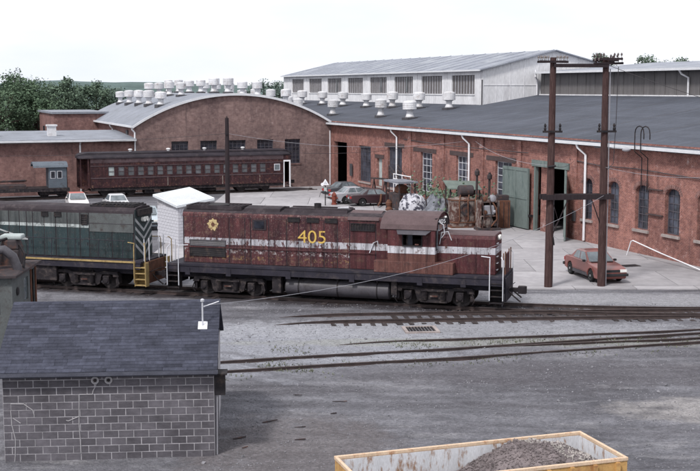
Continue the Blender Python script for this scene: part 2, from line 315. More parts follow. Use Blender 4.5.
# ------------------------------------------------------------------ mesh helpers
class MB:
    def __init__(s): s.v = []; s.f = []
    def add(s, vs_, fs):
        k = len(s.v); s.v += [tuple(v) for v in vs_]; s.f += [tuple(i + k for i in f) for f in fs]; return s
    def quad(s, a, b, c, d): return s.add([a, b, c, d], [(0, 1, 2, 3)])
    def box(s, x0, x1, y0, y1, z0, z1):
        return s.add([(x0, y0, z0), (x1, y0, z0), (x1, y1, z0), (x0, y1, z0), (x0, y0, z1), (x1, y0, z1), (x1, y1, z1), (x0, y1, z1)],
                     [(0, 3, 2, 1), (4, 5, 6, 7), (0, 1, 5, 4), (1, 2, 6, 5), (2, 3, 7, 6), (3, 0, 4, 7)])
    def prism(s, poly, axis, a, b):
        """poly in the two other axes (in order), extruded along axis"""
        n = len(poly)
        def P(p, t):
            return {'x': (t, p[0], p[1]), 'y': (p[0], t, p[1]), 'z': (p[0], p[1], t)}[axis]
        vs_ = [P(p, a) for p in poly] + [P(p, b) for p in poly]
        fs = [tuple(range(n))[::-1], tuple(range(n, 2 * n))] + [(i, (i + 1) % n, n + (i + 1) % n, n + i) for i in range(n)]
        return s.add(vs_, fs)
    def tube(s, pts, r, n=8, caps=True):
        pts = [Vector(p) for p in pts]; rs = r if isinstance(r, (list, tuple)) else [r] * len(pts)
        k = len(s.v); prev = None
        for i, p in enumerate(pts):
            d = (pts[min(i + 1, len(pts) - 1)] - pts[max(i - 1, 0)]).normalized()
            if prev is None:
                a = d.cross(Vector((0, 0, 1)))
                if a.length < .05: a = d.cross(Vector((1, 0, 0)))
            else:
                a = prev - d * prev.dot(d)
            a.normalize(); prev = a; b = d.cross(a)
            for j in range(n):
                t = 2 * math.pi * j / n
                s.v.append(tuple(p + (a * math.cos(t) + b * math.sin(t)) * rs[i]))
        for i in range(len(pts) - 1):
            for j in range(n):
                s.f.append((k + i * n + j, k + i * n + (j + 1) % n, k + (i + 1) * n + (j + 1) % n, k + (i + 1) * n + j))
        if caps:
            s.f.append(tuple(k + j for j in range(n))[::-1]); s.f.append(tuple(k + (len(pts) - 1) * n + j for j in range(n)))
        return s
    def lathe(s, prof, c=(0, 0, 0), n=16, axis='z'):
        """prof: list of (radius, height)"""
        k = len(s.v)
        for r, h in prof:
            for j in range(n):
                t = 2 * math.pi * j / n; x, y = r * math.cos(t), r * math.sin(t)
                p = {'z': (x, y, h), 'y': (x, h, y), 'x': (h, x, y)}[axis]
                s.v.append((p[0] + c[0], p[1] + c[1], p[2] + c[2]))
        for i in range(len(prof) - 1):
            for j in range(n):
                s.f.append((k + i * n + j, k + i * n + (j + 1) % n, k + (i + 1) * n + (j + 1) % n, k + (i + 1) * n + j))
        s.f.append(tuple(k + j for j in range(n))[::-1]); s.f.append(tuple(k + (len(prof) - 1) * n + j for j in range(n)))
        return s
    def wall(s, x0, x1, z0, z1, holes, y=0, depth=.35):
        """sheet in the plane y facing -y with rectangular openings and reveals running back by depth"""
        xs = sorted({x0, x1, *[h[0] for h in holes], *[h[1] for h in holes]}); zs = sorted({z0, z1, *[h[2] for h in holes], *[h[3] for h in holes]})
        for i in range(len(xs) - 1):
            for j in range(len(zs) - 1):
                a, b, c, d = xs[i], xs[i + 1], zs[j], zs[j + 1]; mx, mz = (a + b) / 2, (c + d) / 2
                if any(h[0] < mx < h[1] and h[2] < mz < h[3] for h in holes): continue
                s.quad((a, y, c), (b, y, c), (b, y, d), (a, y, d))
        for a, b, c, d in holes:
            k = y + depth
            s.quad((a, y, c), (a, k, c), (a, k, d), (a, y, d)); s.quad((b, k, c), (b, y, c), (b, y, d), (b, k, d))
            s.quad((a, k, d), (b, k, d), (b, y, d), (a, y, d)); s.quad((a, y, c), (b, y, c), (b, k, c), (a, k, c))
        return s
    def mesh(s, name, m=None, smooth=False, fix=True):
        me = bpy.data.meshes.new(name); me.from_pydata(s.v, [], s.f)
        if fix and len(s.f) < 20000:
            bm = bmesh.new(); bm.from_mesh(me); bmesh.ops.recalc_face_normals(bm, faces=bm.faces); bm.to_mesh(me); bm.free()
        if m: me.materials.append(MATS[m])
        if smooth: me.polygons.foreach_set('use_smooth', [True] * len(me.polygons))
        me.update(); return me
    def build(s, name, m, parent=None, smooth=False, loc=None, fix=True, bevel=0):
        o = bpy.data.objects.new(name, s.mesh(name, m, smooth, fix)); col.objects.link(o)
        if parent: o.parent = parent
        if loc: o.location = loc
        if smooth: smooth_angle(o)
        if bevel:
            b = o.modifiers.new('bevel', 'BEVEL'); b.width = bevel; b.segments = 2; b.limit_method = 'ANGLE'; b.angle_limit = R(35)
        return o
def split(mb, name, m, parent):
    """one object for every loose piece of the builder"""
    par = list(range(len(mb.v)))
    def find(i):
        while par[i] != i: par[i] = par[par[i]]; i = par[i]
        return i
    for f in mb.f:
        for i in f[1:]: par[find(i)] = find(f[0])
    groups = {}
    for f in mb.f: groups.setdefault(find(f[0]), []).append(f)
    out = []
    for fs in groups.values():
        ids = sorted({i for f in fs for i in f}); mp = {i: k for k, i in enumerate(ids)}
        p = MB(); p.v = [mb.v[i] for i in ids]; p.f = [tuple(mp[i] for i in f) for f in fs]; out.append(p.build(name, m, parent))
    return out
def smooth_angle(o, ang=40):
    me = o.data; bm = bmesh.new(); bm.from_mesh(me)
    for e in bm.edges:
        if len(e.link_faces) == 2 and e.calc_face_angle(0) > R(ang): e.smooth = False
    bm.to_mesh(me); bm.free()
def tag(o, label=None, cat=None, group=None, kind=None):
    if label: o['label'] = label
    if cat: o['category'] = cat
    if group: o['group'] = group
    if kind: o['kind'] = kind
    return o
def thing(name, label, cat, loc=(0, 0, 0), rz=0, group=None):
    o = bpy.data.objects.new(name, None); col.objects.link(o); o.empty_display_size = .3
    o.location = loc; o.rotation_euler = (0, 0, R(rz)); return tag(o, label, cat, group)
def copy_tree(o, parent=None):
    c = o.copy(); col.objects.link(c); c.parent = parent
    for ch in o.children: copy_tree(ch, c)
    return c
def inst(name, me, parent, loc=(0, 0, 0), rot=(0, 0, 0), sc=(1, 1, 1)):
    o = bpy.data.objects.new(name, me); col.objects.link(o); o.parent = parent
    o.location = loc; o.rotation_euler = rot; o.scale = sc; return o
def text(name, s, size, m, parent, loc, rot, sx=1, depth=.004, bold=0.0):
    cu = bpy.data.curves.new('t', 'FONT'); cu.body = s; cu.size = size; cu.extrude = depth; cu.align_x = 'CENTER'; cu.align_y = 'CENTER'; cu.offset = bold * size
    t = bpy.data.objects.new('t', cu); col.objects.link(t); bpy.context.view_layer.update()
    me = bpy.data.meshes.new_from_object(t.evaluated_get(bpy.context.evaluated_depsgraph_get()))
    bpy.data.objects.remove(t); me.materials.clear(); me.materials.append(MATS[m])
    o = inst(name, me, parent, loc, rot, (sx, 1, 1)); return o
def bez(p0, p1, sag, n=16):
    p0, p1 = Vector(p0), Vector(p1)
    return [p0.lerp(p1, i / n) - Vector((0, 0, 4 * sag * (i / n) * (1 - i / n))) for i in range(n + 1)]

# ================================================================== SETTING
def ground_z(x, y):
    if y < 18 or y > 57 or abs(x) > 40: return 0.0
    e = min(1, (y - 18) / 4, (57 - y) / 3, (40 - abs(x)) / 4)
    return e * (.055 * noise.noise((x * .35, y * .35, 1.3)) + .03 * noise.noise((x * 1.3, y * 1.3, 4.1)))
def build_ground():
    xs = [-3000, -800, -200, -80, -40] + [-40 + .5 * i for i in range(1, 160)] + [40, 80, 200, 800, 3000]
    ys = [-600, -100, 0, 18] + [18 + .5 * i for i in range(1, 79)] + [57.5, 62, 80, 110, 150, 260, 600, 1500, 6000]
    m = MB(); nx = len(xs)
    m.v = [(x, y, ground_z(x, y)) for y in ys for x in xs]
    m.f = [(j * nx + i, j * nx + i + 1, (j + 1) * nx + i + 1, (j + 1) * nx + i) for j in range(len(ys) - 1) for i in range(nx - 1)]
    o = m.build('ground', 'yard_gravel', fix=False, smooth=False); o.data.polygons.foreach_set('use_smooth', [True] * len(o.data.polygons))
    tag(o, 'grey gravel and oily dirt of the railway yard', kind='structure')
build_ground()

# concrete apron in front of the workshops, cast in bays
apron = bpy.data.objects.new('concrete_apron', None); col.objects.link(apron); tag(apron, 'pale concrete apron in front of the brick workshops', kind='structure')
slab_me = MB().box(-.5, .5, -.5, .5, -.30, .0).mesh('slab', 'concrete')
def slab_row(x0, x1, y0, y1, w):
    n = max(1, round((x1 - x0) / w)); w = (x1 - x0) / n
    for i in range(n):
        inst('slab', slab_me, apron, (x0 + (i + .5) * w, (y0 + y1) / 2, .062 + random.uniform(-.006, .006)), (random.uniform(-.0012, .0012), random.uniform(-.0012, .0012), 0), (w - .035, y1 - y0 - .035, 1))
slab_row(8.2, 33, 57.9, 58.9, 3.1)                     # kerb strip along the yard
y = 58.9
while y < 118:
    d = 4.6 if y < 80 else 6.5
    x0 = 8.2 if y < 63 else -12.0
    x1 = -2.08 + (121.26 - y) / .9322 * .3618 + 3.2
    slab_row(x0, x1, y, y + d, 4.4)
    y += d

def catmull(pts, step=.5):
    P = [Vector(p) for p in pts]; P = [P[0] * 2 - P[1]] + P + [P[-1] * 2 - P[-2]]
    out = []
    for i in range(1, len(P) - 2):
        n = max(2, int((P[i + 1] - P[i]).length / step))
        for k in range(n):
            t = k / n; a, b, c, d = P[i - 1], P[i], P[i + 1], P[i + 2]
            out.append(.5 * ((2 * b) + (c - a) * t + (2 * a - 5 * b + 4 * c - d) * t * t + (3 * b - a - 3 * c + d) * t ** 3))
    out.append(P[-2]); return out
RAILP = [(-.07, -.16), (.07, -.16), (.07, -.145), (.012, -.125), (.012, -.04), (.036, -.03), (.036, 0), (-.036, 0), (-.036, -.03), (-.012, -.04), (-.012, -.125), (-.07, -.145)]
SLEEPER = MB().box(-.115, .115, -1.28, 1.28, -.16, 0).mesh('sleeper', 'sleeper_wood')
def track(label, pts, top, sleepers=None, trim=((0, 1), (0, 1)), sink=0):
    root = bpy.data.objects.new('railway_track', None); col.objects.link(root); tag(root, label, kind='structure')
    line = catmull([(p[0], p[1], 0) for p in pts])
    nor = []
    for i in range(len(line)):
        d = (line[min(i + 1, len(line) - 1)] - line[max(i - 1, 0)]).normalized(); nor.append(Vector((-d.y, d.x, 0)))
    for side, (ta, tb) in zip((-1, 1), trim):
        m = MB(); k = len(RAILP); ia, ib = int(ta * (len(line) - 1)), int(tb * (len(line) - 1)) + 1
        for i in range(ia, ib):
            for (a, z) in RAILP:
                p = line[i] + nor[i] * (side * .7525 + a); m.v.append((p.x, p.y, top + z - sink * max(0, 1 - (i - ia) / 7) ** 2))
        for i in range(ib - ia - 1):
            for j in range(k): m.f.append((i * k + j, i * k + (j + 1) % k, (i + 1) * k + (j + 1) % k, (i + 1) * k + j))
        m.f.append(tuple(range(k))); m.f.append(tuple((ib - ia - 1) * k + j for j in range(k)))
        m.build('rail', 'rail_steel', root)
    if sleepers:
        acc, nxt, total = 0, 0, sum((line[i + 1] - line[i]).length for i in range(len(line) - 1))
        for i in range(len(line) - 1):
            seg = (line[i + 1] - line[i]).length
            while nxt <= acc + seg:
                if sleepers[0] <= nxt / total <= sleepers[1]:
                    p = line[i].lerp(line[i + 1], (nxt - acc) / seg); d = line[i + 1] - line[i]
                    inst('sleeper', SLEEPER, root, (p.x + random.uniform(-.03, .03), p.y, top - .14 + random.uniform(-.015, .02)), (0, 0, math.atan2(d.y, d.x) + random.uniform(-.025, .025)), (random.uniform(.85, 1.15), random.uniform(.95, 1.05), 1))
                nxt += .56
            acc += seg
    return root
ca, sa = math.cos(R(-16.024)), math.sin(R(-16.024))
LO = (-.665, 55.05)
def lp(x): return (LO[0] + x * ca, LO[1] + x * sa)
track('track under the two diesel locomotives, curving away at right', [lp(-40), lp(-25), lp(-12), lp(0), lp(6), (8.6, 52.55), (12.2, 51.95), (16.5, 51.7), (22, 51.75), (34, 52.3)], .15, (.27, 1))
track('second track in front of the red locomotive, half buried on its left', [(-3.6, 49.85), (.5, 50.2), (4.4, 50.55), (10, 50.95), (16, 51.3), (24, 51.5)], .165, (.10, 1), sink=.2)
track('nearest track crossing the yard from the block house to the right', [(-12, 39.1), (-4.75, 41.2), (-.9, 42.25), (3.75, 43.35), (9, 44.85), (14.1, 46.25), (24, 48.8)], .11, None, trim=((.12, 1), (.15, 1)), sink=.12)
track('siding that merges with the nearest track at right', [(-9, 41.7), (-4.9, 42.75), (.3, 44.5), (4.1, 45.15), (9, 46.0), (14.3, 47.0), (24, 49.6)], .10, None, trim=((.42, 1), (.26, 1)), sink=.1)
# coach track along the vaulted hall
SA = -68.786; SO = (-2.08, 121.26)
su = (math.cos(R(SA)), math.sin(R(SA))); sn = (-su[1], su[0])
CO = (-8.19, 114.79); CA = 21.214
cu = (math.cos(R(CA)), math.sin(R(CA)))
track('track under the old passenger coach by the arched hall', [(CO[0] - 40 * cu[0], CO[1] - 40 * cu[1]), CO, (CO[0] + 5 * cu[0], CO[1] + 5 * cu[1])], .15, None)

# drain grating with a pale frame set in the gravel
dr = thing('drain_grate', 'rectangular drain grate with pale frame set in gravel between tracks', 'drain', (2.95, 48.0, .03), 6)
m = MB(); m.box(-.72, .72, -.62, -.5, -.1, .035); m.box(-.72, .72, .5, .62, -.1, .035); m.box(-.72, -.58, -.5, .5, -.1, .033); m.box(.58, .72, -.5, .5, -.1, .033); m.build('frame', 'sill_stone', dr)
m = MB()
for i in range(9): m.box(-.56 + i * .13, -.49 + i * .13, -.5, .5, -.05, .02)
m.box(-.58, .58, -.5, .5, -.1, -.06); m.build('grating', 'black_iron', dr)

# ------------------------------------------------------------------ trees and hill
def tree(label, x, y, h, rx, rz, seed, leaf='leaf_near', n_clump=46, per=70, size=.42, group=None, trunk_r=.28):
    rnd = random.Random(seed)
    root = thing('tree', label, 'tree', (x, y, 0), rnd.uniform(0, 360), group)
    cz = h - rz
    m = MB(); m.tube([(0, 0, -.2), (.1, .05, cz * .45), (0, .1, cz), (.1, 0, h - rz * .5)], [trunk_r, trunk_r * .8, trunk_r * .55, trunk_r * .2], 8)
    cl = []
    for i in range(n_clump):
        th, ph = rnd.uniform(0, 6.283), math.acos(rnd.uniform(-.9, 1)); rr = rnd.uniform(.45, 1) ** .6
        c = Vector((rx * rr * math.sin(ph) * math.cos(th) * rnd.uniform(.8, 1.12), rx * rr * math.sin(ph) * math.sin(th) * rnd.uniform(.8, 1.12), cz + rz * rr * math.cos(ph)))
        cl.append((c, rnd.uniform(.22, .40) * rx))
        if i % 4 == 0: m.tube([(0, .05, cz * rnd.uniform(.6, 1)), (c * .5 + Vector((0, 0, cz * .45)))[:], c[:]], [trunk_r * .4, trunk_r * .25, .03], 5)
    m.build('trunk', 'bark', root)
    m = MB()
    for c, cr in cl:
        for k in range(per):
            d = Vector((rnd.gauss(0, 1), rnd.gauss(0, 1), rnd.gauss(0, .8))).normalized() * cr * rnd.uniform(.4, 1.05)
            p = c + d; s_ = size * rnd.uniform(.5, 1.2)
            a = Vector((rnd.gauss(0, 1), rnd.gauss(0, 1), rnd.gauss(0, .6))).normalized(); b = a.cross(d.normalized() + Vector((rnd.gauss(0, .4), rnd.gauss(0, .4), .3)))
            if b.length < .01: continue
            b.normalize(); m.quad(p - a * s_ * .5, p - b * s_ * .32, p + a * s_ * .5, p + b * s_ * .32)
    m.build('crown', leaf, root, fix=False)
    return root
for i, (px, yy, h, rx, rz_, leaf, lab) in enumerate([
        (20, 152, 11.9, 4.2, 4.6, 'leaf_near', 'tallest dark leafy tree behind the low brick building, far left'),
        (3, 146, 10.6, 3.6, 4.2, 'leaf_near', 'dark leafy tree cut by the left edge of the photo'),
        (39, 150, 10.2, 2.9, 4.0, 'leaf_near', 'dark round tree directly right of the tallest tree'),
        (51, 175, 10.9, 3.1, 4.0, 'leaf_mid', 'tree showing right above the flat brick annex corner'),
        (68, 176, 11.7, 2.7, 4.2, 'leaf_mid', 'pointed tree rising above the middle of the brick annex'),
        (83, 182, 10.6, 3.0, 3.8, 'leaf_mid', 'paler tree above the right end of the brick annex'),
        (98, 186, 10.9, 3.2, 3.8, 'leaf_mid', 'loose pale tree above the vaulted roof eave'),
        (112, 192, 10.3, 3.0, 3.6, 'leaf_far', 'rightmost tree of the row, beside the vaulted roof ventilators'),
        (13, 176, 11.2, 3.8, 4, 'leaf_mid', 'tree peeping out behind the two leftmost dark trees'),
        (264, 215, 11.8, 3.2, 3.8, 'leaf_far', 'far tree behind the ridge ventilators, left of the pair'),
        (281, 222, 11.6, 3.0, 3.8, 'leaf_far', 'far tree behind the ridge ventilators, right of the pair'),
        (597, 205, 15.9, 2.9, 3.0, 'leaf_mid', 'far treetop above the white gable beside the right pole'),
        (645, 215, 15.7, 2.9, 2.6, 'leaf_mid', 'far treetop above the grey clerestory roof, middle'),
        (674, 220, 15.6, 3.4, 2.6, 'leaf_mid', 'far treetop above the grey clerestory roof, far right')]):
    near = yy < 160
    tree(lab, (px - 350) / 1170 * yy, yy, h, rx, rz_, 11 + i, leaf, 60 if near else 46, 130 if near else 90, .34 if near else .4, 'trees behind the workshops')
# wooded hill on the horizon
m = MB(); nx = 60
hx = [-420 + i * 10 for i in range(nx + 1)]
rows = []
for j, (yy, k) in enumerate([(560, 0), (590, .55), (640, .9), (700, 1), (800, .3)]):
    for x in hx:
        hgt = 4.2 * math.exp(-((x + 150) / 110) ** 2) + 10.3 + 1.6 * noise.noise((x * .02, yy * .01, 0)) + .9 * noise.noise((x * .12, yy * .1, 3))
        m.v.append((x, yy, max(-.3, k * hgt - .3)))
for j in range(4):
    for i in range(nx): m.f.append((j * (nx + 1) + i, j * (nx + 1) + i + 1, (j + 1) * (nx + 1) + i + 1, (j + 1) * (nx + 1) + i))
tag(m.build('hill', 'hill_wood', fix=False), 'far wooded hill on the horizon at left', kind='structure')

# ================================================================== BUILDINGS (local x along the workshop front, y into it)
def sbuild(name, label, cat='building', t=0, d=0):
    return thing(name, label, cat, (SO[0] + t * su[0] + d * sn[0], SO[1] + t * su[1] + d * sn[1], 0), SA)
def window(root, a, b, c, d, y, nx, nz_, frame, glass, name='window', arch=0, fw=.07, reveal=.2):
    """window in a plane facing -y: frame with glazing bars, glass sheet set behind it"""
    yb = y + reveal; m = MB()
    m.box(a, a + fw, yb, yb + .06, c, d); m.box(b - fw, b, yb, yb + .06, c, d); m.box(a + fw, b - fw, yb + .001, yb + .059, d - fw, d); m.box(a + fw, b - fw, yb + .001, yb + .059, c, c + fw)
    for i in range(1, nx):
        x = a + (b - a) * i / nx; m.box(x - .022, x + .022, yb + .01, yb + .045, c + fw, d - fw)
    for j in range(1, nz_):
        z = c + (d - c) * j / nz_; m.box(a + fw, b - fw, yb + .012, yb + .043, z - .022, z + .022)
    w = m.build(name, frame, root)
    MB().box(a + .01, b - .01, yb + .047, yb + .055, c + .01, d - .01).build('pane', glass, w)
    return w

shop = sbuild('brick_workshop', 'long red brick workshop with low dark roof, open doorways and tall windows')
RZ = lambda d: 6.66 + .155 * d
holes = [(1.25, 4.9, -.5, 4.7), (8.15, 11.2, 1.15, 4.6), (12.7, 13.95, 1.0, 3.6), (15.3, 18.5, 1.07, 4.8), (22.5, 24.8, 1.3, 4.65), (29.3, 31.3, 1.4, 4.7), (35.9, 38.4, .95, 4.65), (41.7, 46.0, -.5, 5.0)]
arches = [(48.0, 49.1), (50.85, 52.1), (53.85, 55.2), (56.8, 58.2), (59.8, 61.2), (62.8, 64.2)]
for a, b in arches: holes.append((a, b, 1.55, 4.28))
m = MB(); m.wall(0, 82, -.5, 6.75, holes, 0, .42)
for a, b in arches:                                   # segmental heads closing the top corners of the openings
    w = b - a; n = 10
    for i in range(n):
        x0, x1 = a + w * i / n, a + w * (i + 1) / n
        zz = lambda x: 3.88 + .36 * math.sqrt(max(0, 1 - ((x - (a + b) / 2) / (w / 2)) ** 2))
        m.add([(x0, .001, zz(x0)), (x1, .001, zz(x1)), (x1, .001, 4.28), (x0, .001, 4.28), (x0, .419, zz(x0)), (x1, .419, zz(x1))], [(0, 1, 2, 3), (0, 4, 5, 1)])
m.quad((82, 0, -.5), (82, 18, -.5), (82, 18, 9.4), (82, 0, 6.7))
m.box(-56, 0, .05, .4, -.5, 6.6)
m.build('wall', 'brick_red', shop, fix=False)
for a, b in arches:                                   # rowlock arch courses standing proud of the wall
    m = MB()
    for i in range(13):
        t0 = math.pi * (i + .1) / 13; t1 = math.pi * (i + .9) / 13; cx = (a + b) / 2; w = (b - a) / 2
        P = lambda t, k: (cx - math.cos(t) * (w + k), 3.90 + math.sin(t) * (.36 + k))
        p = [P(t0, .02), P(t1, .02), P(t1, .24), P(t0, .24)]
        m.prism(p, 'y', -.022, .05)
    m.build('arch_course', 'brick_left', shop)
m = MB()
for a, b in [(19.9, 20.6), (26.4, 27.2), (33.4, 34.1), (39.3, 39.9), (46.6, 47.3)]: m.box(a, b, -.10, .1, -.4, 6.3)    # brick piers
m.box(-.02, 82, -.075, .1, 6.3, 6.72); split(m, 'brick_pier', 'brick_red', shop)
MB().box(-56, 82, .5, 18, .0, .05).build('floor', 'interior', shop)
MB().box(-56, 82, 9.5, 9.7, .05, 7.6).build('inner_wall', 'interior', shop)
m = MB(); m.add([(-56, -.45, RZ(-.45)), (82, -.45, RZ(-.45)), (82, 18.2, RZ(18.2)), (-56, 18.2, RZ(18.2)), (-56, -.45, RZ(-.45) - .22), (82, -.45, RZ(-.45) - .22), (82, 18.2, RZ(18.2) - .22), (-56, 18.2, RZ(18.2) - .22)],
      [(0, 1, 2, 3), (7, 6, 5, 4), (0, 4, 5, 1), (1, 5, 6, 2), (2, 6, 7, 3), (3, 7, 4, 0)])
roof = m.build('roof', 'membrane', shop)
m = MB()
for i in range(19):                                   # lapped roofing seams
    x = -49 + i * 7.1; m.add([(x, -.4, RZ(-.4) + .004), (x + .12, -.4, RZ(-.4) + .004), (x + .12, 18, RZ(18) + .004), (x, 18, RZ(18) + .004)], [(0, 1, 2, 3)])
split(m, 'lap_seam', 'vent_dark', roof)
m = MB(); m.box(0, 82, -.60, -.452, 6.42, 6.60); m.build('gutter', 'gutter_white', shop)
for t in (.35, 17.6, 31.8, 48.4, 66):
    MB().tube([(t - .55, -.5, 6.45), (t - .5, -.42, 6.2), (t, -.13, 5.75), (t, -.13, .15)], .085, 8).build('downpipe', 'downpipe', shop, smooth=True)
for (a, b, c, d), fr, gl, nx, nz_ in [(holes[1], 'frame_dark', 'glass_dirty', 5, 7), (holes[3], 'frame_dark', 'glass_dirty', 5, 7), (holes[4], 'frame_pale', 'glass_dirty', 3, 6), (holes[5], 'frame_pale', 'glass_dirty', 3, 6), (holes[6], 'frame_pale', 'glass_dirty', 3, 7)]:
    window(shop, a, b, c, d, 0, nx, nz_, fr, gl)
MB().box(12.72, 13.93, .22, .28, 1.02, 3.58).build('boarded_window', 'pale_board', shop)
for a, b in arches:
    window(shop, a, b, 1.55, 4.26, 0, 3, 6, 'frame_dark', 'glass_dirty', reveal=.24)
    MB().box(a - .12, b + .12, -.12, .2, 1.38, 1.545).build('sill', 'sill_stone', shop)
for h in holes[1:7]:
    MB().box(h[0] - .05, h[1] + .05, -.08, .2, h[2] - .16, h[2] - .004).build('sill', 'sill_stone', shop)
for a, b, z in [(12.3, 14.4, 3.62), (14.6, 19.0, 4.82), (21.0, 25.6, 4.67), (28.2, 32.3, 4.72), (34.5, 39.0, 4.67)]:
    MB().box(a, b, -.045, .2, z, z + .34).build('lintel', 'lintel', shop)
MB().box(41.4, 46.3, -.09, .2, 4.62, 5.06).build('door_lintel', 'door_green', shop)
m = MB(); m.box(45.75, 45.98, -.05, .2, 0, 4.62); m.box(41.72, 41.9, -.05, .2, 0, 4.62); split(m, 'door_post', 'door_green', shop)
MB().box(42.2, 43.1, .25, .6, 0.06, 4.6).build('inner_pier', 'brick_red', shop)
# the open green door leaf folded back flat against the wall
leaf = MB().box(37.7, 41.45, -.34, -.24, .12, 4.42).build('door_leaf', 'door_green', shop)
m = MB()
for z in (.14, 2.2, 4.2): m.box(37.72, 41.43, -.375, -.34, z, z + .2)
for x in (37.72, 39.5, 41.25): m.box(x, x + .18, -.372, -.34, .34, 4.2)
split(m, 'door_brace', 'door_green', leaf)
MB().box(41.45, 41.62, -.32, -.02, 1.0, 1.15).build('hinge', 'black_iron', leaf)
leaf2 = MB().box(0, 2.1, -.05, .05, .1, 4.4).build('door_leaf', 'door_green', shop); leaf2.location = (46.05, -.12, 0); leaf2.rotation_euler = (0, 0, R(-31.7))     # second leaf stands half open
# gooseneck pipes and conduit on the wall
for t, tt in ((54.6, 55.5), (55.2, 56.1)):
    pts = [(t, -.16, 3.9), (t, -.16, 5.9), (t, -.7, 6.3), (t, -.7, 7.4)] + [(t + (tt - t) * .5 * (1 - math.cos(a)), -.7, 7.4 + .42 * math.sin(a)) for a in (.5, 1, 1.57, 2.1, 2.6)] + [(tt, -.7, 7.35), (tt, -.7, 7.05)]
    MB().tube(pts, .035, 6).build('gooseneck_pipe', 'black_iron', shop)
for z, a, b in ((4.05, 55.0, 56.6), (2.55, 55.1, 56.7)): MB().box(a, b, -.14, -.02, z, z + .07).build('wall_bracket', 'lintel', shop)
m = MB(); m.tube([(49.3, -.05, 6.28), (51.5, -.45, 6.36), (54.0, -.95, 6.42)], .03, 6); m.lathe([(.05, .1), (.1, .08), (.26, -.02), (.24, -.1), (.1, -.16)], (54.2, -1.0, 6.42), 12); m.build('wall_lamp', 'galv', shop)
m = MB(); m.tube([(46.4, -.06, 5.35), (50, -.08, 5.15), (54, -.08, 5.2), (60, -.08, 5.0), (70, -.08, 5.1)], .03, 5); m.tube([(19, -.06, 5.6), (28, -.12, 5.45), (41, -.12, 5.5)], .03, 5); split(m, 'conduit', 'vent_dark', shop)
for a, b, z0, z1 in ((6.1, 6.7, 1.5, 2.7), (20.0, 20.5, 1.2, 2.0), (47.0, 47.35, 1.3, 2.0)): MB().box(a, b, -.18, -.101, z0, z1).build('switch_box', 'vent_dark', shop)

# roof ventilators: curb, flared neck, ribbed drum hood
def vent_meshes(s, n=18):
    m1 = MB().box(-.52 * s, .52 * s, -.52 * s, .52 * s, -.35 * s, .16 * s).mesh('ventilator', 'vent_dark')
    m2 = MB().lathe([(.44 * s, .16 * s), (.36 * s, .3 * s), (.28 * s, .55 * s), (.30 * s, .8 * s), (.55 * s, .95 * s)], n=n).mesh('neck', 'vent_metal', True)
    pr = [(.56 * s, .9 * s)]
    for k in range(4): pr += [(.62 * s, (.92 + .18 * k) * s), (.62 * s, (1.05 + .18 * k) * s), (.595 * s, (1.07 + .18 * k) * s)]
    pr += [(.6 * s, 1.64 * s), (.3 * s, 1.72 * s), (.02, 1.74 * s)]
    return m1, m2, MB().lathe(pr, n=n).mesh('hood', 'vent_metal')
VM = vent_meshes(1.0); VS = vent_meshes(.9)
def ventilator(root, x, y, z, V):
    k = random.uniform(.93, 1.06); o = inst('ventilator', V[0], root, (x + random.uniform(-.15, .15), y, z), (random.uniform(-.03, .03), random.uniform(-.03, .03), random.uniform(-.15, .15)), (k, k, random.uniform(.92, 1.08))); inst('neck', V[1], o); inst('hood', V[2], o)
for t, d in [(-41.1, 8.6), (-34, 8.6), (-26.5, 8.7), (-18.1, 8.3), (-10.2, 8.2), (-3.6, 8.5), (3.2, 8.6), (9.9, 8.8), (-27.8, 4.6), (-19.5, 3.2), (-7.3, 3.0), (5.2, 3.5), (12.5, 3.4)]:
    ventilator(shop, t, d, RZ(d), VM)

# white hall with its clerestory windows and low gable roof
hall = sbuild('white_hall', 'white clad hall with clerestory windows rising above the dark roof')
T0, T1, D0, D1, DR, ZE, ZR = -51.0, 11.44, 11.6, 27.7, 19.65, 11.85, 13.75
wins = [(-47.1 + 7.4 * i, -42.0 + 7.4 * i) for i in range(8)]
m = MB(); m.wall(T0, T1, 7.6, ZE, [(a, b, 9.5, 11.37) for a, b in wins], D0, .3)
m.add([(T1, D0, 7.6), (T1, D1, 7.6), (T1, D1, ZE), (T1, DR, ZR), (T1, D0, ZE)], [(0, 1, 2, 3, 4)]); m.add([(T0, D0, 7.6), (T0, D1, 7.6), (T0, D1, ZE), (T0, DR, ZR), (T0, D0, ZE)], [(4, 3, 2, 1, 0)])
m.quad((T0, D1, 7.6), (T1, D1, 7.6), (T1, D1, ZE), (T0, D1, ZE)); m.build('wall', 'white_clad', hall, fix=False)
m = MB()
for (da, za, db, zb) in ((D0 - .4, ZE - .09, DR, ZR), (DR, ZR, D1 + .4, ZE - .09)):
    m.add([(T0 - .3, da, za + .12), (T1 + .35, da, za + .12), (T1 + .35, db, zb + .12), (T0 - .3, db, zb + .12), (T0 - .3, da, za + .01), (T1 + .35, da, za + .01), (T1 + .35, db, zb + .01), (T0 - .3, db, zb + .01)], [(0, 1, 2, 3), (7, 6, 5, 4), (0, 4, 5, 1), (1, 5, 6, 2), (3, 7, 4, 0)])
hroof = m.build('roof', 'metal_roof', hall)
m = MB()
for i in range(22):
    x = T0 + 1.4 + i * 2.9; sl = (ZR - ZE + .09) / (DR - D0 + .4)
    m.add([(x, D0 - .4, ZE + .035), (x + .06, D0 - .4, ZE + .035), (x + .06, DR, ZR + .125), (x, DR, ZR + .125), (x + .03, D0 - .4, ZE + .085), (x + .03, DR, ZR + .175)], [(0, 4, 5, 3), (4, 1, 2, 5), (0, 1, 4)])
split(m, 'roof_seam', 'metal_roof', hroof)
MB().box(T0, T1 + .3, D0 - .5, D0 - .402, ZE - .12, ZE + .04).build('fascia', 'gutter_white', hall)
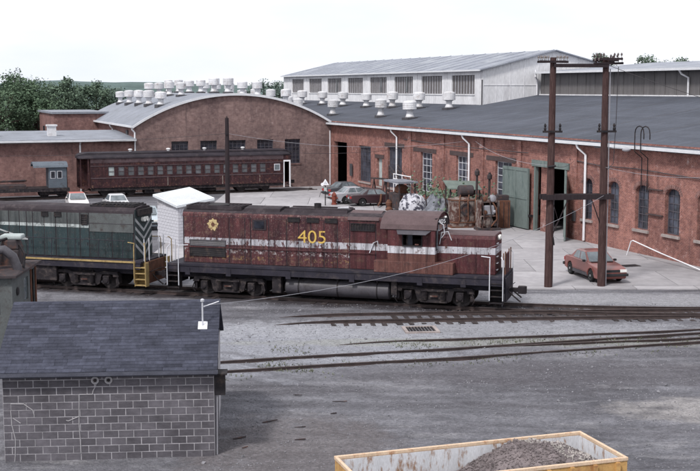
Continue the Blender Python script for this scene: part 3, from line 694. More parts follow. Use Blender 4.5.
for a, b in wins:
    w = MB().box(a + .02, b - .02, D0 + .14, D0 + .2, 9.52, 11.35).build('window', 'shutter_grey', hall)
    m = MB()
    for i in range(1, 8): m.box(a + (b - a) * i / 8 - .03, a + (b - a) * i / 8 + .03, D0 + .11, D0 + .139, 9.52, 11.35)
    split(m, 'louvre_bar', 'frame_pale', w)
    m = MB(); m.box(a - .1, b + .1, D0 - .07, D0 + .1, 9.38, 9.497); m.build('sill', 'white_clad', hall)
for i in (2, 4, 5):
    a, b = wins[i]; q = a + (b - a) * .58; MB().box(q, q + .55, D0 + .08, D0 + .109, 9.7, 11.25).build('glazed_panel', 'glass_pale', hall)
m = MB()
for i in range(9):
    x = wins[0][0] - 1.15 + 7.4 * i; m.box(x - .09, x + .09, D0 - .05, D0 + .02, 7.7, ZE - .13)
for i in range(1, 11): 
    d = D0 + i * 1.55; zt = ZE + (ZR - ZE) * (1 - abs(d - DR) / (DR - D0)) - .06; m.box(T1 - .02, T1 + .03, d - .035, d + .035, 8, zt)
m.box(T1 - .02, T1 + .05, D0 - .01, D0 + .12, 7.8, ZE - .02); m.box(T1 - .02, T1 + .036, D0 + .14, D1, 10.35, 10.42)
split(m, 'cladding_batten', 'white_clad', hall)
MB().box(T1 - .03, T1 + .06, D0 - .08, D0 + .02, 8.2, 10.9).build('corner_strip', 'vent_dark', hall)
MB().tube([(T1 + .5, 17.2, 11.9), (T1 + .5, 17.2, 11.2), (T1 + .15, 17.6, 10.9), (T1 + .15, 17.6, 9.4)], .09, 8).build('downpipe', 'downpipe', hall)

# grey clerestory hall behind the dark roof
gh = sbuild('grey_hall', 'grey clad clerestory hall behind the dark workshop roof, right of white gable')
G0 = T1 + .4
m = MB(); m.box(G0, 84, 17.9, 45, 8.8, 11.62); m.build('wall', 'grey_clad', gh)
m = MB()
for i in range(48): 
    x = G0 + .6 + i * 1.5; m.box(x, x + .05, 17.86, 17.9, 9.4, 11.6)
split(m, 'cladding_batten', 'grey_clad', gh)
m = MB(); m.add([(G0, 17.3, 11.66), (84, 17.3, 11.66), (84, 31, 12.7), (G0, 31, 12.7), (84, 45.5, 11.6), (G0, 45.5, 11.6), (G0, 17.3, 11.6), (84, 17.3, 11.6)], [(0, 1, 2, 3), (3, 2, 4, 5), (6, 7, 1, 0), (6, 5, 4, 7)]); m.build('roof', 'metal_roof', gh, fix=False)
MB().box(G0, 84, 17.1, 17.298, 11.5, 11.70).build('gutter', 'gutter_white', gh)
MB().box(G0, 84, 17.7, 17.855, 9.36, 9.50).build('flashing', 'white_clad', gh)
for t in (35.2, 58): MB().tube([(t - .5, 17.2, 11.5), (t - .45, 17.4, 11.2), (t, 17.75, 10.9), (t, 17.75, 9.4)], .085, 8).build('downpipe', 'downpipe', gh)

# vaulted hall
vh = sbuild('arched_hall', 'brown brick hall with wide arched gable behind the passenger coach')
VR = 18.87; VZ = lambda d: 9.5 - VR + math.sqrt(max(0, VR * VR - (d + 10.05) ** 2))
DL = -20.15
vw = [(-16.69, -15.0, 3.87, 4.9), (-13.78, -12.1, 3.86, 4.92), (-10.86, -9.15, 3.86, 4.93), (-7.95, -6.25, 3.85, 4.94), (-5.03, -3.38, 2.47, 4.95)]
# gable wall lies in the plane x=0; build it facing -y in its own child frame
gw = MB(); gw.wall(DL, 0, -.5, 6.5, vw, 0, .3)
n = 40
for i in range(n):
    a, b = DL + (0 - DL) * i / n, DL + (0 - DL) * (i + 1) / n
    gw.quad((a, 0, 6.5), (b, 0, 6.5), (b, 0, VZ(b)), (a, 0, VZ(a)))
gable = gw.build('gable_wall', 'brick_brown', vh, fix=False); gable.rotation_euler = (0, 0, R(90)); gable.location = (.4, 0, 0)
for a, b, c, d in vw:
    w = window(vh, a, b, c, d, 0, 4, 3 if d - c < 2 else 6, 'frame_dark', 'glass_dark', reveal=.14)
    w2 = MB().box(a - .06, b + .06, -.06, .15, c - .12, c - .003).build('sill', 'brick_left', vh)
    for o in (w, w2): o.rotation_euler = (0, 0, R(90)); o.location = (.4, 0, 0)
m = MB(); m.box(-30.2, .399, DL + .02, DL + .4, -.5, 6.45); m.box(-30.2, -29.9, DL + .4, -.1, -.5, 6.45); m.build('side_wall', 'brick_left', vh)
m = MB()
for i in range(n):
    a, b = DL - .35 + (.35 - DL + .2) * i / n, DL - .35 + (.35 - DL + .2) * (i + 1) / n
    za, zb = VZ(a) + .05, VZ(b) + .05
    m.add([(-30.4, a, za), (.55, a, za), (.55, b, zb), (-30.4, b, zb), (-30.4, a, za - .1), (.55, a, za - .1), (.55, b, zb - .1), (-30.4, b, zb - .1)], [(0, 1, 2, 3), (7, 6, 5, 4), (1, 5, 6, 2), (0, 3, 7, 4)])
vroof = m.build('roof', 'vault_roof', vh, smooth=False)
m = MB()
for i in range(n):
    a, b = DL - .35 + (.35 - DL + .2) * i / n, DL - .35 + (.35 - DL + .2) * (i + 1) / n
    m.add([(.552, a, VZ(a) + .10), (.66, a, VZ(a) + .10), (.66, b, VZ(b) + .10), (.552, b, VZ(b) + .10), (.552, a, VZ(a) - .14), (.66, a, VZ(a) - .14), (.66, b, VZ(b) - .14), (.552, b, VZ(b) - .14)], [(0, 1, 2, 3), (1, 5, 6, 2), (0, 4, 5, 1), (4, 7, 6, 5)])
m.build('verge_trim', 'gutter_white', vh)
MB().box(-30.3, .6, DL - .5, DL - .352, 6.28, 6.46).build('gutter', 'gutter_white', vh)
for t, z in ((.35, .2), (-12, 5.2)): MB().tube([(t, DL - .4, 6.35), (t, DL - .35, 6.1), (t, DL - .1, 5.8), (t, DL - .1, z)], .085, 8).build('downpipe', 'downpipe', vh)
for i in range(6):
    for d in (-16.8, -13.4, -10.0, -6.6, -3.6):
        t = -3.8 - 5.55 * i + {-16.8: 0, -13.4: 0, -10.0: .8, -6.6: 0, -3.6: .4}[d]
        if t > -31 and not (d == -13.4 and i == 0): ventilator(vh, t, d, VZ(d) + .05, VS)
m = MB(); m.box(-24, -23.2, DL - .18, DL + .02, 3.4, 5.1); m.box(-4.5, -3.6, DL - .1, DL + .02, 5.1, 5.9); split(m, 'louvre_vent', 'vent_dark', vh)

# low brick building on the left
lb = sbuild('low_brick_building', 'low red brick building with flat grey roof behind the grey crane', t=.2)
lw = [(-31.95, -30.8, 1.5, 3.8), (-28.0, -26.9, 2.6, 3.8), (-36.5, -35.3, 1.5, 3.8), (-41, -39.8, 1.5, 3.8)]
g = MB().wall(-50, DL - .002, -.5, 5.25, lw, 0, .3).build('wall', 'brick_left', lb, fix=False); g.rotation_euler = (0, 0, R(90))
for a, b, c, d in lw:
    for o in (window(lb, a, b, c, d, 0, 3, 5, 'frame_dark', 'glass_dark', reveal=.15), MB().box(a - .06, b + .06, -.06, .1, c - .13, c - .003).build('sill', 'sill_stone', lb)): o.rotation_euler = (0, 0, R(90))
MB().box(-11, -.01, -50, DL - .6, -.4, 5.1).build('rear_wall', 'brick_left', lb)
m = MB(); m.add([(.45, -50, 5.25), (.45, DL - .02, 5.25), (-10.5, DL - .02, 5.75), (-10.5, -50, 5.75), (.45, -50, 5.1), (.45, DL - .02, 5.1), (-10.5, DL - .02, 5.1), (-10.5, -50, 5.1)], [(0, 1, 2, 3), (7, 6, 5, 4), (0, 4, 5, 1), (1, 5, 6, 2), (2, 6, 7, 3), (3, 7, 4, 0)]); lroof = m.build('roof', 'vault_roof', lb)
MB().box(.452, .58, -50, DL - .03, 5.02, 5.2).build('gutter', 'gutter_white', lb)
MB().tube([(.52, -25.5, 5.1), (.12, -25.5, 4.7), (.12, -25.5, .2)], .08, 8).build('downpipe', 'downpipe', lb)
for d in (-27.6, -33.4):
    m = MB(); m.box(-4.4, -3.6, d - .4, d + .4, 5.4, 6.4); m.box(-4.5, -3.5, d - .5, d + .5, 6.4, 6.55); m.build('roof_cowl', 'vent_metal', lroof)

# flat annex further back
ax = sbuild('brick_annex', 'plain flat topped brick annex behind the low building, below the trees', t=-22.3, d=-25.05)
MB().box(-14, 0, 0, 6, -.3, 7.2).build('wall', 'brick_left', ax)
MB().box(-14.2, .2, -.2, 6.2, 7.2, 7.42).build('roof', 'vault_roof', ax)
m = MB()
for i in range(3): m.box(-3.2 - 3.5 * i, -1.8 - 3.5 * i, -.05, .01, 3.4, 5.6)
split(m, 'blind_window', 'glass_dark', ax)

# ================================================================== ROLLING STOCK (x along the train to the right, y away from the camera, z above ground; rail head at .15)
def wheelset(mb, x, r=.50, gauge=.7525):
    for s in (-1, 1):
        mb.lathe([(.08, s * (gauge - .02)), (r * .35, s * (gauge - .03)), (r * .72, s * (gauge + .0)), (r * .8, s * (gauge + .05)), (r, s * (gauge + .05)), (r, s * (gauge - .06)), (r + .03, s * (gauge - .07)), (r + .03, s * (gauge - .1)), (.1, s * (gauge - .1))], (x, 0, .15 + r), 24, 'y')
    mb.tube([(x, -gauge, .15 + r), (x, gauge, .15 + r)], .08, 10)
def loco_truck(root, xc, wb=2.4):
    """drop-equaliser road truck: cast side frame, journal boxes, springs, wheels"""
    m = MB()
    for s in (-1, 1):
        y0, y1 = (s * 1.04, s * 1.20) if s > 0 else (s * 1.20, s * 1.04)
        # side frame outline in x,z: arched over the journals with a deep sagging centre
        top = [(-1.85, .80), (-1.75, 1.06), (-1.0, 1.08), (-.75, 1.0), (.75, 1.0), (1.0, 1.08), (1.75, 1.06), (1.85, .80)]
        bot = [(1.52, .80), (1.5, .92), (.92, .90), (.80, .44), (.62, .34), (-.62, .34), (-.80, .44), (-.92, .90), (-1.5, .92), (-1.52, .80)]
        m.prism([(xc + a, b) for a, b in top + bot], 'y', y0, y1)
    m.box(xc - .35, xc + .35, -1.02, 1.02, .62, 1.05)
    t = m.build('truck', 'running_gear', root, bevel=.02)
    m = MB()
    for s in (-1, 1):
        for dx in (-.42, .42):
            m.lathe([(r_, .46 + .04 * k + e_) for k in range(10) for r_, e_ in ((.095, 0), (.13, .02))], (xc + dx, s * 1.27, 0), 10)
        m.box(xc - .62, xc + .62, min(s * 1.2, s * 1.33), max(s * 1.2, s * 1.33), .36, .45); m.box(xc - .6, xc + .6, min(s * 1.2, s * 1.33), max(s * 1.2, s * 1.33), .87, .96)
    split(m, 'spring', 'running_gear', t)
    MB().box(xc - .17, xc + .17, -1.30, -1.27, .62, .68).build('name_plate', 'scrap_beige', t)
    for dx in (-wb / 2, wb / 2):
        m = MB(); wheelset(m, xc + dx); m.build('wheel', 'wheel_steel', t)
        for s in (-1, 1):
            m = MB(); a, b = sorted((s * 1.06, s * 1.34)); m.box(xc + dx - .17, xc + dx + .17, a, b, .46, .86); m.lathe([(.15, s * 1.33), (.13, s * 1.38), (.02, s * 1.39)], (xc + dx, 0, .64), 14, 'y'); m.build('journal_box', 'running_gear', t, bevel=.02)
    for dx in (-1.72, 1.72):
        m = MB(); m.box(xc + dx - .07, xc + dx + .07, -1.12, -.78, .45, 1.0); m.tube([(xc + dx, -1.15, .9), (xc + dx * 1.08, -1.2, .5), (xc + dx * 1.02, -1.1, .3)], .03, 6); m.build('brake_rigging', 'running_gear', t)
def coupler(root, x, s):
    m = MB(); m.box(min(x, x + s * .45), max(x, x + s * .45), -.1, .1, .82, 1.0)
    m.prism([(x + s * .4, -.16), (x + s * .62, -.2), (x + s * .78, -.12), (x + s * .66, -.02), (x + s * .78, .08), (x + s * .66, .2), (x + s * .4, .18)], 'z', .76, 1.08)
    m.tube([(x, -.35, .9), (x + s * .25, -.42, .68), (x + s * .45, -.36, .5), (x + s * .55, -.33, .42)], .035, 7); m.tube([(x, .35, .9), (x + s * .25, .42, .68), (x + s * .5, .36, .5)], .035, 7)
    m.tube([(x, -.9, 1.08), (x + s * .12, -.9, 1.1), (x + s * .12, 0, 1.14), (x + s * .12, .9, 1.1)], .018, 5)
    m.build('coupler', 'running_gear', root)
def steps(root, x, s, mt, rail):
    """corner steps and grab rails at one end, both sides"""
    for sy in (-1, 1):
        m = MB(); y0, y1 = sorted((sy * 1.12, sy * 1.50))
        for k in range(4): m.box(x - .27, x + .27, y0, y1, .48 + k * .29, .52 + k * .29)
        for k in range(4): m.box(x - .27, x + .27, *sorted((sy * 1.10, sy * 1.12)), .52 + k * .29, .72 + k * .29)
        m.box(x - .3, x - .27, y0, y1, .44, 1.6); m.box(x + .27, x + .3, y0, y1, .44, 1.6)
        m.build('step', mt, root)
        for dx, h in ((-.3, 2.55), (.3, 2.55)):
            MB().tube([(x + dx, sy * 1.53, .62), (x + dx, sy * 1.54, 1.5), (x + dx, sy * 1.52, h - .12), (x + dx - s * .1 * (dx * s > 0), sy * 1.45, h), (x + dx - s * .32 * (dx * s < 0) - s * .1, sy * 1.30, h + .02)], .024, 7).build('handrail', rail, root, smooth=True)
HOOD = [(-.92, 1.68), (-.92, 3.92), (-.90, 4.04), (-.83, 4.14), (-.70, 4.20), (.70, 4.20), (.83, 4.14), (.90, 4.04), (.92, 3.92), (.92, 1.68)]
def louvre(root, x0, x1, z0, z1, y, n=7, m1='black_iron', vertical=False, name='grille'):
    m = MB(); m.box(x0, x1, y - .012, y, z0, z1)
    m.box(x0, x0 + .04, y - .045, y - .013, z0, z1); m.box(x1 - .04, x1, y - .045, y - .013, z0, z1); m.box(x0 + .04, x1 - .04, y - .044, y - .013, z1 - .04, z1); m.box(x0 + .04, x1 - .04, y - .044, y - .013, z0, z0 + .04)
    for i in range(1, n):
        if vertical: x = x0 + (x1 - x0) * i / n; m.box(x - .02, x + .02, y - .035, y - .013, z0 + .04, z1 - .04)
        else: z = z0 + (z1 - z0) * i / n; m.add([(x0 + .04, y - .013, z + .02), (x1 - .04, y - .013, z + .02), (x1 - .04, y - .04, z - .02), (x0 + .04, y - .04, z - .02)], [(0, 1, 2, 3)])
    return m.build(name, m1, root, fix=False)
def cab_section(hw, zs, zt, n=10):
    """round-topped cab cross-section in y,z"""
    pts = [(-hw, 1.68), (-hw, zs)]
    for i in range(1, n): 
        a = math.pi * i / n; pts.append((-hw * math.cos(a), zs + (zt - zs) * math.sin(a)))
    return pts + [(hw, zs), (hw, 1.68)]

# ------------------------------------------------------------------ the red switcher 405
red = thing('diesel_locomotive', 'rusty maroon diesel locomotive with white stripe and yellow number 405', 'locomotive', (LO[0], LO[1], 0), -16.024)
m = MB(); m.box(-8.1, 8.2, -1.5, 1.5, 1.58, 1.68); m.box(-8.05, 8.15, -1.47, 1.47, 1.27, 1.579); m.box(-7.6, 7.7, -.9, .9, .95, 1.269)
for x in (-7.0, -4.9, -1.9, 1.2, 4.4, 6.4): m.box(x - .12, x + .12, -1.50, -1.471, 1.16, 1.5)
m.build('frame', 'loco_sill', red)
for x, s in ((-8.1, -1), (8.2, 1)):
    m = MB(); m.box(min(x, x + s * .08), max(x, x + s * .08), -1.08, 1.08, .50, 1.579); m.build('pilot', 'loco_sill', red); coupler(red, x + s * .08, s)
for x, s in ((-7.75, -1), (7.9, 1)): steps(red, x, s, 'black_iron', 'frame_pale')
MB().prism(HOOD, 'x', -7.45, 2.9).build('long_hood', 'loco_roof', red)
m = MB(); m.prism([(-.86, 4.125), (-.80, 4.20), (-.6, 4.26), (0, 4.31), (.6, 4.26), (.80, 4.20), (.86, 4.125)], 'x', -7.47, 2.88); hr = m.build('hood_roof', 'loco_roof', red)
for s in (-1, 1): MB().prism([(s * .922, 3.92), (s * .908, 4.045), (s * .84, 4.148), (s * .83, 4.14), (s * .90, 4.04), (s * .918, 3.92)], 'x', -7.46, 2.86).build('hood_shoulder', 'loco_red_worn', red)
# doors along the hood side: separate sheet panels with seams between
edges = [-7.4, -5.05, -4.25, -3.95, -3.05, -2.15, -1.55, -.95, -.3, .35, .95, 2.2, 2.85]
for a, b in zip(edges[:-1], edges[1:]):
    for s in (-1, 1):
        y0, y1 = sorted((s * .915, s * .938)); dm = 'loco_red_worn' if b < 1 else 'loco_red'
        d = MB().box(a + .02, b - .02, y0, y1, 1.70, 3.90).build('hood_door', dm, red, bevel=.008)
        if b - a < .8 and s < 0:
            MB().box(b - .12, b - .08, -.965, -.94, 2.3, 2.45).build('latch', 'loco_red', d)
            for z in (1.95, 3.6): MB().box(a + .03, a + .08, -.95, -.938, z, z + .14).build('hinge', 'loco_red', d)
louvre(red, -7.1, -5.23, 2.0, 2.42, -.94, 8); louvre(red, -7.1, -5.23, 2.5, 2.80, -.94, 6, 'tank_grey')
m = MB(); m.box(-3.86, -3.16, -.965, -.94, 3.36, 3.86); w = m.build('side_window', 'loco_roof', red); MB().box(-3.75, -3.27, -.985, -.966, 3.45, 3.78).build('pane', 'glass_dark', w)
for x0 in (-2.08, -1.14, -.25): louvre(red, x0, x0 + .6, 3.80, 4.02, -.94 if True else 0, 5, name='vent_slot')
louvre(red, 1.0, 2.16, 3.48, 3.84, -.94, 9, vertical=True)
# painted number and emblem
text('number_405', '405', .86, 'number_yellow', red, (-.88, -.945, 3.09), (R(90), 0, 0), 1.12, bold=-.004)
def star(cx, cz, r0, r1, n, y):
    return [(cx + (r0 if i % 2 else r1) * math.sin(math.pi * i / n), cz + (r0 if i % 2 else r1) * math.cos(math.pi * i / n)) for i in range(2 * n)]
e = MB().prism([(x + .05 * noise.noise((x * 9, z * 9, 1)), z + .05 * noise.noise((x * 9, z * 9, 5))) for x, z in star(-5.88, 3.55, .235, .30, 9, 0)], 'y', -.946, -.939).build('emblem', 'scrap_beige', red); e.data.materials[0] = MATS['scrap_cream']
MB().prism([(-5.88 + .10 * math.cos(i * .6283), 3.55 + .10 * math.sin(i * .6283)) for i in range(10)], 'y', -.950, -.947).build('emblem_centre', 'rust', e)
# roof equipment
m = MB()
m.box(-7.35, -4.5, -.72, -.66, 4.25, 4.44); m.box(-7.35, -4.5, .66, .72, 4.25, 4.44); m.box(-7.35, -7.29, -.66, .66, 4.25, 4.44); m.box(-4.56, -4.5, -.66, .66, 4.25, 4.44)
for i in range(13): m.box(-7.2 + i * .21, -7.12 + i * .21, -.66, .66, 4.36, 4.40)
m.build('radiator_screen', 'loco_roof', hr)
MB().lathe([(.50, 4.3), (.52, 4.42), (.46, 4.45), (.1, 4.46)], (-5.95, 0, 0), 20).build('fan', 'black_iron', hr)
m = MB(); m.prism([(-.75, 4.2), (-.70, 4.36), (0, 4.44), (.70, 4.36), (.75, 4.2)], 'x', -4.35, -2.55); m.build('roof_hatch', 'loco_roof', hr)
m = MB(); m.prism([(-.72, 4.2), (-.66, 4.37), (.66, 4.37), (.72, 4.2)], 'x', -2.35, .75); m.box(-2.3, .7, -.55, -.45, 4.37, 4.42); m.box(-2.3, .7, .45, .55, 4.37, 4.42); m.build('roof_hatch', 'loco_roof', hr)
m = MB(); m.prism([(-.98, 3.98), (-.88, 4.12), (-.66, 4.24), (0, 4.36), (.66, 4.24), (.88, 4.12), (.98, 3.98)], 'x', .85, 2.35); m.build('roof_hatch', 'cab_roof', hr)
MB().lathe([(.17, 4.2), (.17, 4.62), (.14, 4.62), (.14, 4.4)], (-.9, 0, 0), 14).build('exhaust_stack', 'black_iron', hr)
m = MB(); m.tube([(.2, -.35, 4.45), (.75, -.35, 4.48)], [.04, .08], 8); m.box(.3, .36, -.38, -.32, 4.3, 4.45); m.build('horn', 'galv', hr)
# cab
CX0, CX1, HW = 2.9, 5.1, 1.48
cab = MB()
cab.wall(CX0, CX1, 1.68, 3.66, [(3.62, 4.47, 2.98, 3.55)], -HW, .06)
cab.quad((CX1, HW, 1.68), (CX0, HW, 1.68), (CX0, HW, 3.66), (CX1, HW, 3.66))
sec = cab_section(HW, 3.66, 4.36)
for i in range(1, len(sec) - 2): cab.quad((CX0, *sec[i]), (CX1, *sec[i]), (CX1, *sec[i + 1]), (CX0, *sec[i + 1]))
cab.add([(CX1, *p) for p in sec], [tuple(range(len(sec)))]); cab.add([(CX0, *p) for p in sec], [tuple(range(len(sec)))[::-1]])
cabo = cab.build('cab', 'loco_cab', red, fix=False)
m = MB(); sr = [(p[0] * 1.03, p[1] + .03) for p in sec[1:-1]]; si = [(p[0] * 1.0, p[1] + .002) for p in sec[1:-1]]
k = len(sr)
m.add([(2.55, *p) for p in sr] + [(5.17, *p) for p in sr] + [(2.55, *p) for p in si] + [(5.17, *p) for p in si], [(i, i + 1, k + i + 1, k + i) for i in range(k - 1)] + [(2 * k + i, 3 * k + i, 3 * k + i + 1, 2 * k + i + 1) for i in range(k - 1)] + [(k + i, k + i + 1, 3 * k + i + 1, 3 * k + i) for i in range(k - 1)] + [(i, 2 * k + i, 2 * k + i + 1, i + 1) for i in range(k - 1)] + [(0, k, 3 * k, 2 * k), (k - 1, 3 * k - 1, 4 * k - 1, 2 * k - 1)])
m.build('cab_roof', 'cab_roof', red, fix=False)
MB().box(3.0, 5.0, -1.38, 1.38, 1.75, 1.8).build('cab_floor', 'interior', red)
aw = MB().add([(3.32, -1.49, 3.66), (4.92, -1.49, 3.66), (4.75, -1.86, 3.52), (3.45, -1.86, 3.52), (3.32, -1.49, 3.64), (4.92, -1.49, 3.64), (4.75, -1.86, 3.50), (3.45, -1.86, 3.50)], [(0, 1, 2, 3), (7, 6, 5, 4), (3, 2, 6, 7), (0, 3, 7, 4), (1, 5, 6, 2)]).build('awning', 'tank_grey', red, fix=False)
m = MB(); m.box(3.58, 3.62, -1.51, -1.44, 2.94, 3.58); m.box(4.47, 4.51, -1.51, -1.44, 2.94, 3.58); m.box(3.62, 4.47, -1.53, -1.44, 2.92, 2.98); m.box(3.78, 3.82, -1.47, -1.44, 2.98, 3.55)
w = m.build('window', 'black_iron', red); MB().box(3.83, 4.05, -1.44, -1.43, 2.98, 3.55).build('pane', 'glass_dark', w)
MB().box(4.18, 4.36, -1.56, -1.42, 2.985, 3.05).build('armrest', 'loco_red_orange', w, bevel=.02)
m = MB(); m.box(3.5, 4.6, -.9, -.5, 2.0, 3.2); m.build('seat', 'interior', red)
# cab front: narrow windows, number board
for y0, y1 in ((-1.33, -.96), (.96, 1.33)):
    w = MB().box(5.1, 5.13, y0, y1, 2.75, 3.72).build('window', 'black_iron', red); MB().box(5.131, 5.14, y0 + .05, y1 - .05, 2.8, 3.67).build('pane', 'glass_car', w)
for y0, y1 in ((-.8, -.12), (.12, .8)):
    w = MB().box(5.1, 5.13, y0, y1, 3.58, 3.92).build('window', 'frame_pale', red); MB().box(5.131, 5.14, y0 + .06, y1 - .06, 3.62, 3.88).build('pane', 'glass_car', w)
nb = MB().box(-.36, .36, -.02, .05, -.14, .14).build('number_board', 'black_iron', red); nb.location = (5.27, -.86, 4.05); nb.rotation_euler = (0, 0, R(52))
text('number_405', '405', .27, 'white_paint', nb, (0, -.024, -.01), (R(90), 0, 0), 1.1)
MB().prism([(-.95, 3.90), (-.95, 4.18), (.62, 4.18), (.62, 3.90)], 'x', 5.1, 5.18).build('board_case', 'loco_red', red)
m = MB(); m.lathe([(.12, 5.18), (.12, 5.28), (.10, 5.29), (.08, 5.25), (.02, 5.24)], (0, .2, 4.06), 14, 'x'); m.build('headlight', 'lamp_glass', red)
MB().tube([(5.2, -1.0, 4.0), (5.4, -1.05, 3.9), (5.45, -1.05, 3.5), (5.3, -1.02, 3.3)], .02, 6).build('grab_iron', 'frame_pale', red)
# short hood
NOSE = [(-.92, 1.68), (-.92, 3.28), (-.86, 3.42), (-.72, 3.48), (.72, 3.48), (.86, 3.42), (.92, 3.28), (.92, 1.68)]
MB().prism(NOSE, 'x', 5.1, 7.75).build('short_hood', 'loco_red', red, bevel=.04)
MB().prism([(-.84, 3.44), (-.72, 3.495), (.72, 3.495), (.84, 3.44)], 'x', 5.12, 7.72).build('short_hood_roof', 'cab_roof', red)
m = MB()
for x in (6.0, 6.85): m.box(x, x + .03, -.945, -.92, 1.8, 3.3)
split(m, 'panel_seam', 'loco_red', red)
for s in (-1, 1): MB().lathe([(.11, 7.75), (.11, 7.84), (.08, 7.85), (.02, 7.82)], (0, s * .14, 3.3), 12, 'x').build('headlight', 'lamp_glass', red)
m = MB()
for z in (1.9, 2.2, 2.5, 2.8, 3.1): m.tube([(7.76, -.75, z), (7.82, -.75, z), (7.82, -.45, z), (7.76, -.45, z)], .015, 5)
m.tube([(5.2, -.96, 3.0), (5.3, -1.0, 3.55), (5.6, -1.0, 3.6), (5.75, -.95, 3.2)], .02, 6); split(m, 'grab_iron', 'frame_pale', red)
# boxes on the walkway
for x0, x1 in ((2.25, 3.6), (3.62, 5.0), (5.02, 5.93)):
    MB().box(x0, x1, -1.49, -.95, 1.685, 2.22).build('battery_box', 'loco_red_orange', red, bevel=.02)
m = MB(); m.tube([(1.9, -.96, 2.45), (2.1, -1.0, 2.95), (2.3, -1.0, 3.05), (2.35, -.95, 2.6)], .025, 6); split(m, 'grab_iron', 'frame_pale', red)
for s in (-1, 1):                                      # hood-side rail
    MB().tube([(-7.2, s * 1.0, 2.46), (-2, s * 1.0, 2.47), (2.2, s * 1.0, 2.46)], .017, 6).build('handrail', 'loco_red', red)
# end rails
for x, s in ((8.15, 1), (-8.05, -1)):
    for y in (-1.1, -.55, .55, 1.1): MB().tube([(x, y, 1.6), (x, y, 2.72)], .028, 7).build('stanchion', 'rust' if s > 0 else 'frame_pale', red)
    MB().box(x - .03, x + .03, -.52, .52, 1.68, 2.6).build('drop_plate', 'loco_red', red) if s > 0 else None
m = MB(); m.lathe([(.02, -2.2), (.30, -2.18), (.42, -2.1), (.42, 2.87), (.30, 2.95), (.02, 2.97)], (0, -.86, .74), 24, 'x'); m.build('air_reservoir', 'tank_grey', red, smooth=True)
m = MB(); m.lathe([(.02, -2.2), (.30, -2.18), (.42, -2.1), (.42, 2.87), (.30, 2.95), (.02, 2.97)], (0, .86, .74), 24, 'x'); m.build('air_reservoir', 'tank_grey', red, smooth=True)
m = MB()
for x in (-1.5, .4, 2.3): m.lathe([(.432, x), (.432, x + .06)], (0, -.86, .74), 24, 'x'); m.box(x, x + .06, -1.2, -.6, 1.1, 1.28)
split(m, 'tank_strap', 'black_iron', red)
MB().box(-2.75, -2.3, -1.35, -.5, .45, 1.25).build('equipment_box', 'running_gear', red, bevel=.02); MB().box(3.02, 3.3, -1.3, -.5, .6, 1.25).build('equipment_box', 'running_gear', red, bevel=.02)
loco_truck(red, -5.02); loco_truck(red, 5.02)

# ------------------------------------------------------------------ the green locomotive coupled on the left
gx = -17.75
grn = thing('diesel_locomotive', 'dull green diesel locomotive with yellow steps, coupled left of the red one', 'locomotive', (LO[0] + gx * ca, LO[1] + gx * sa, 0), -16.024)
m = MB(); m.box(-8.1, 8.25, -1.47, 1.47, 1.27, 1.579); m.box(-8.15, 8.3, -1.5, 1.5, 1.58, 1.66); m.box(-7.6, 7.7, -.9, .9, .95, 1.269); m.build('frame', 'loco_sill', grn)
for s in (-1, 1): MB().box(-8.15, 8.0, *sorted((s * 1.501, s * 1.52)), 1.585, 1.675).build('edge_stripe', 'yellow_paint', grn)
for x, s in ((-8.15, -1), (8.3, 1)):
    MB().box(min(x, x + s * .08), max(x, x + s * .08), -1.08, 1.08, .50, 1.579).build('pilot', 'rust', grn); coupler(grn, x + s * .08, s)
steps(grn, 8.25, 1, 'yellow_paint', 'yellow_paint'); steps(grn, -7.9, -1, 'yellow_paint', 'yellow_paint')
MB().prism(HOOD, 'x', -2.0, 7.72).build('long_hood', 'loco_roof', grn)
MB().prism([(-.84, 4.13), (-.72, 4.21), (0, 4.26), (.72, 4.21), (.84, 4.13)], 'x', -2, 7.74).build('hood_roof', 'loco_roof', grn)
edges = [-2.0, -1.3, -.6, .1, .75, 1.35, 1.75, 2.1, 2.75, 3.4, 4.05, 4.75, 5.25, 6.5, 7.65]
for a, b in zip(edges[:-1], edges[1:]):
    d = MB().box(a + .02, b - .02, -.938, -.915, 1.72, 3.9).build('hood_door', 'loco_green' if a < 5.2 else 'loco_green_low', grn, bevel=.008)
    m = MB(); m.box(b - .11, b - .08, -.96, -.94, 2.3, 2.45); m.build('latch', 'loco_sill', d)
MB().box(5.28, 7.68, -.962, -.939, 3.0, 3.92).build('radiator_panel', 'crane_grey', grn); MB().box(5.28, 7.68, -.972, -.963, 3.40, 3.43).build('panel_rib', 'tank_grey', grn)
for x0 in (2.62, 3.35): louvre(grn, x0, x0 + .38, 3.68, 4.03 - .1, -.94, 5, name='vent_slot')
louvre(grn, 4.83, 5.19, 3.31, 3.84, -.94, 6, name='vent_slot')
m = MB(); m.prism([(.2, 2.98), (1.81, 2.52), (1.81, 2.46), (.2, 2.90)], 'y', -.946, -.939); m.prism([(-1.9, 2.56), (1.81, 2.52), (1.81, 2.46), (-1.9, 2.47)], 'y', -.947, -.940); split(m, 'stripe', 'silver_stripe', grn)
m = MB(); m.box(5.2, 7.6, -.7, .7, 4.22, 4.30)
for i in range(11): m.box(5.3 + i * .21, 5.4 + i * .21, -.62, .62, 4.30, 4.36)
m.build('radiator_screen', 'black_iron', grn)
m = MB(); m.tube([(-1.9, -1.35, 2.65), (7.4, -1.35, 2.65)], .018, 6)
for i in range(8): m.tube([(-1.8 + i * 1.3, -1.46, 1.65), (-1.8 + i * 1.3, -1.35, 2.65)], .018, 6)
m.build('handrail', 'loco_sill', grn)
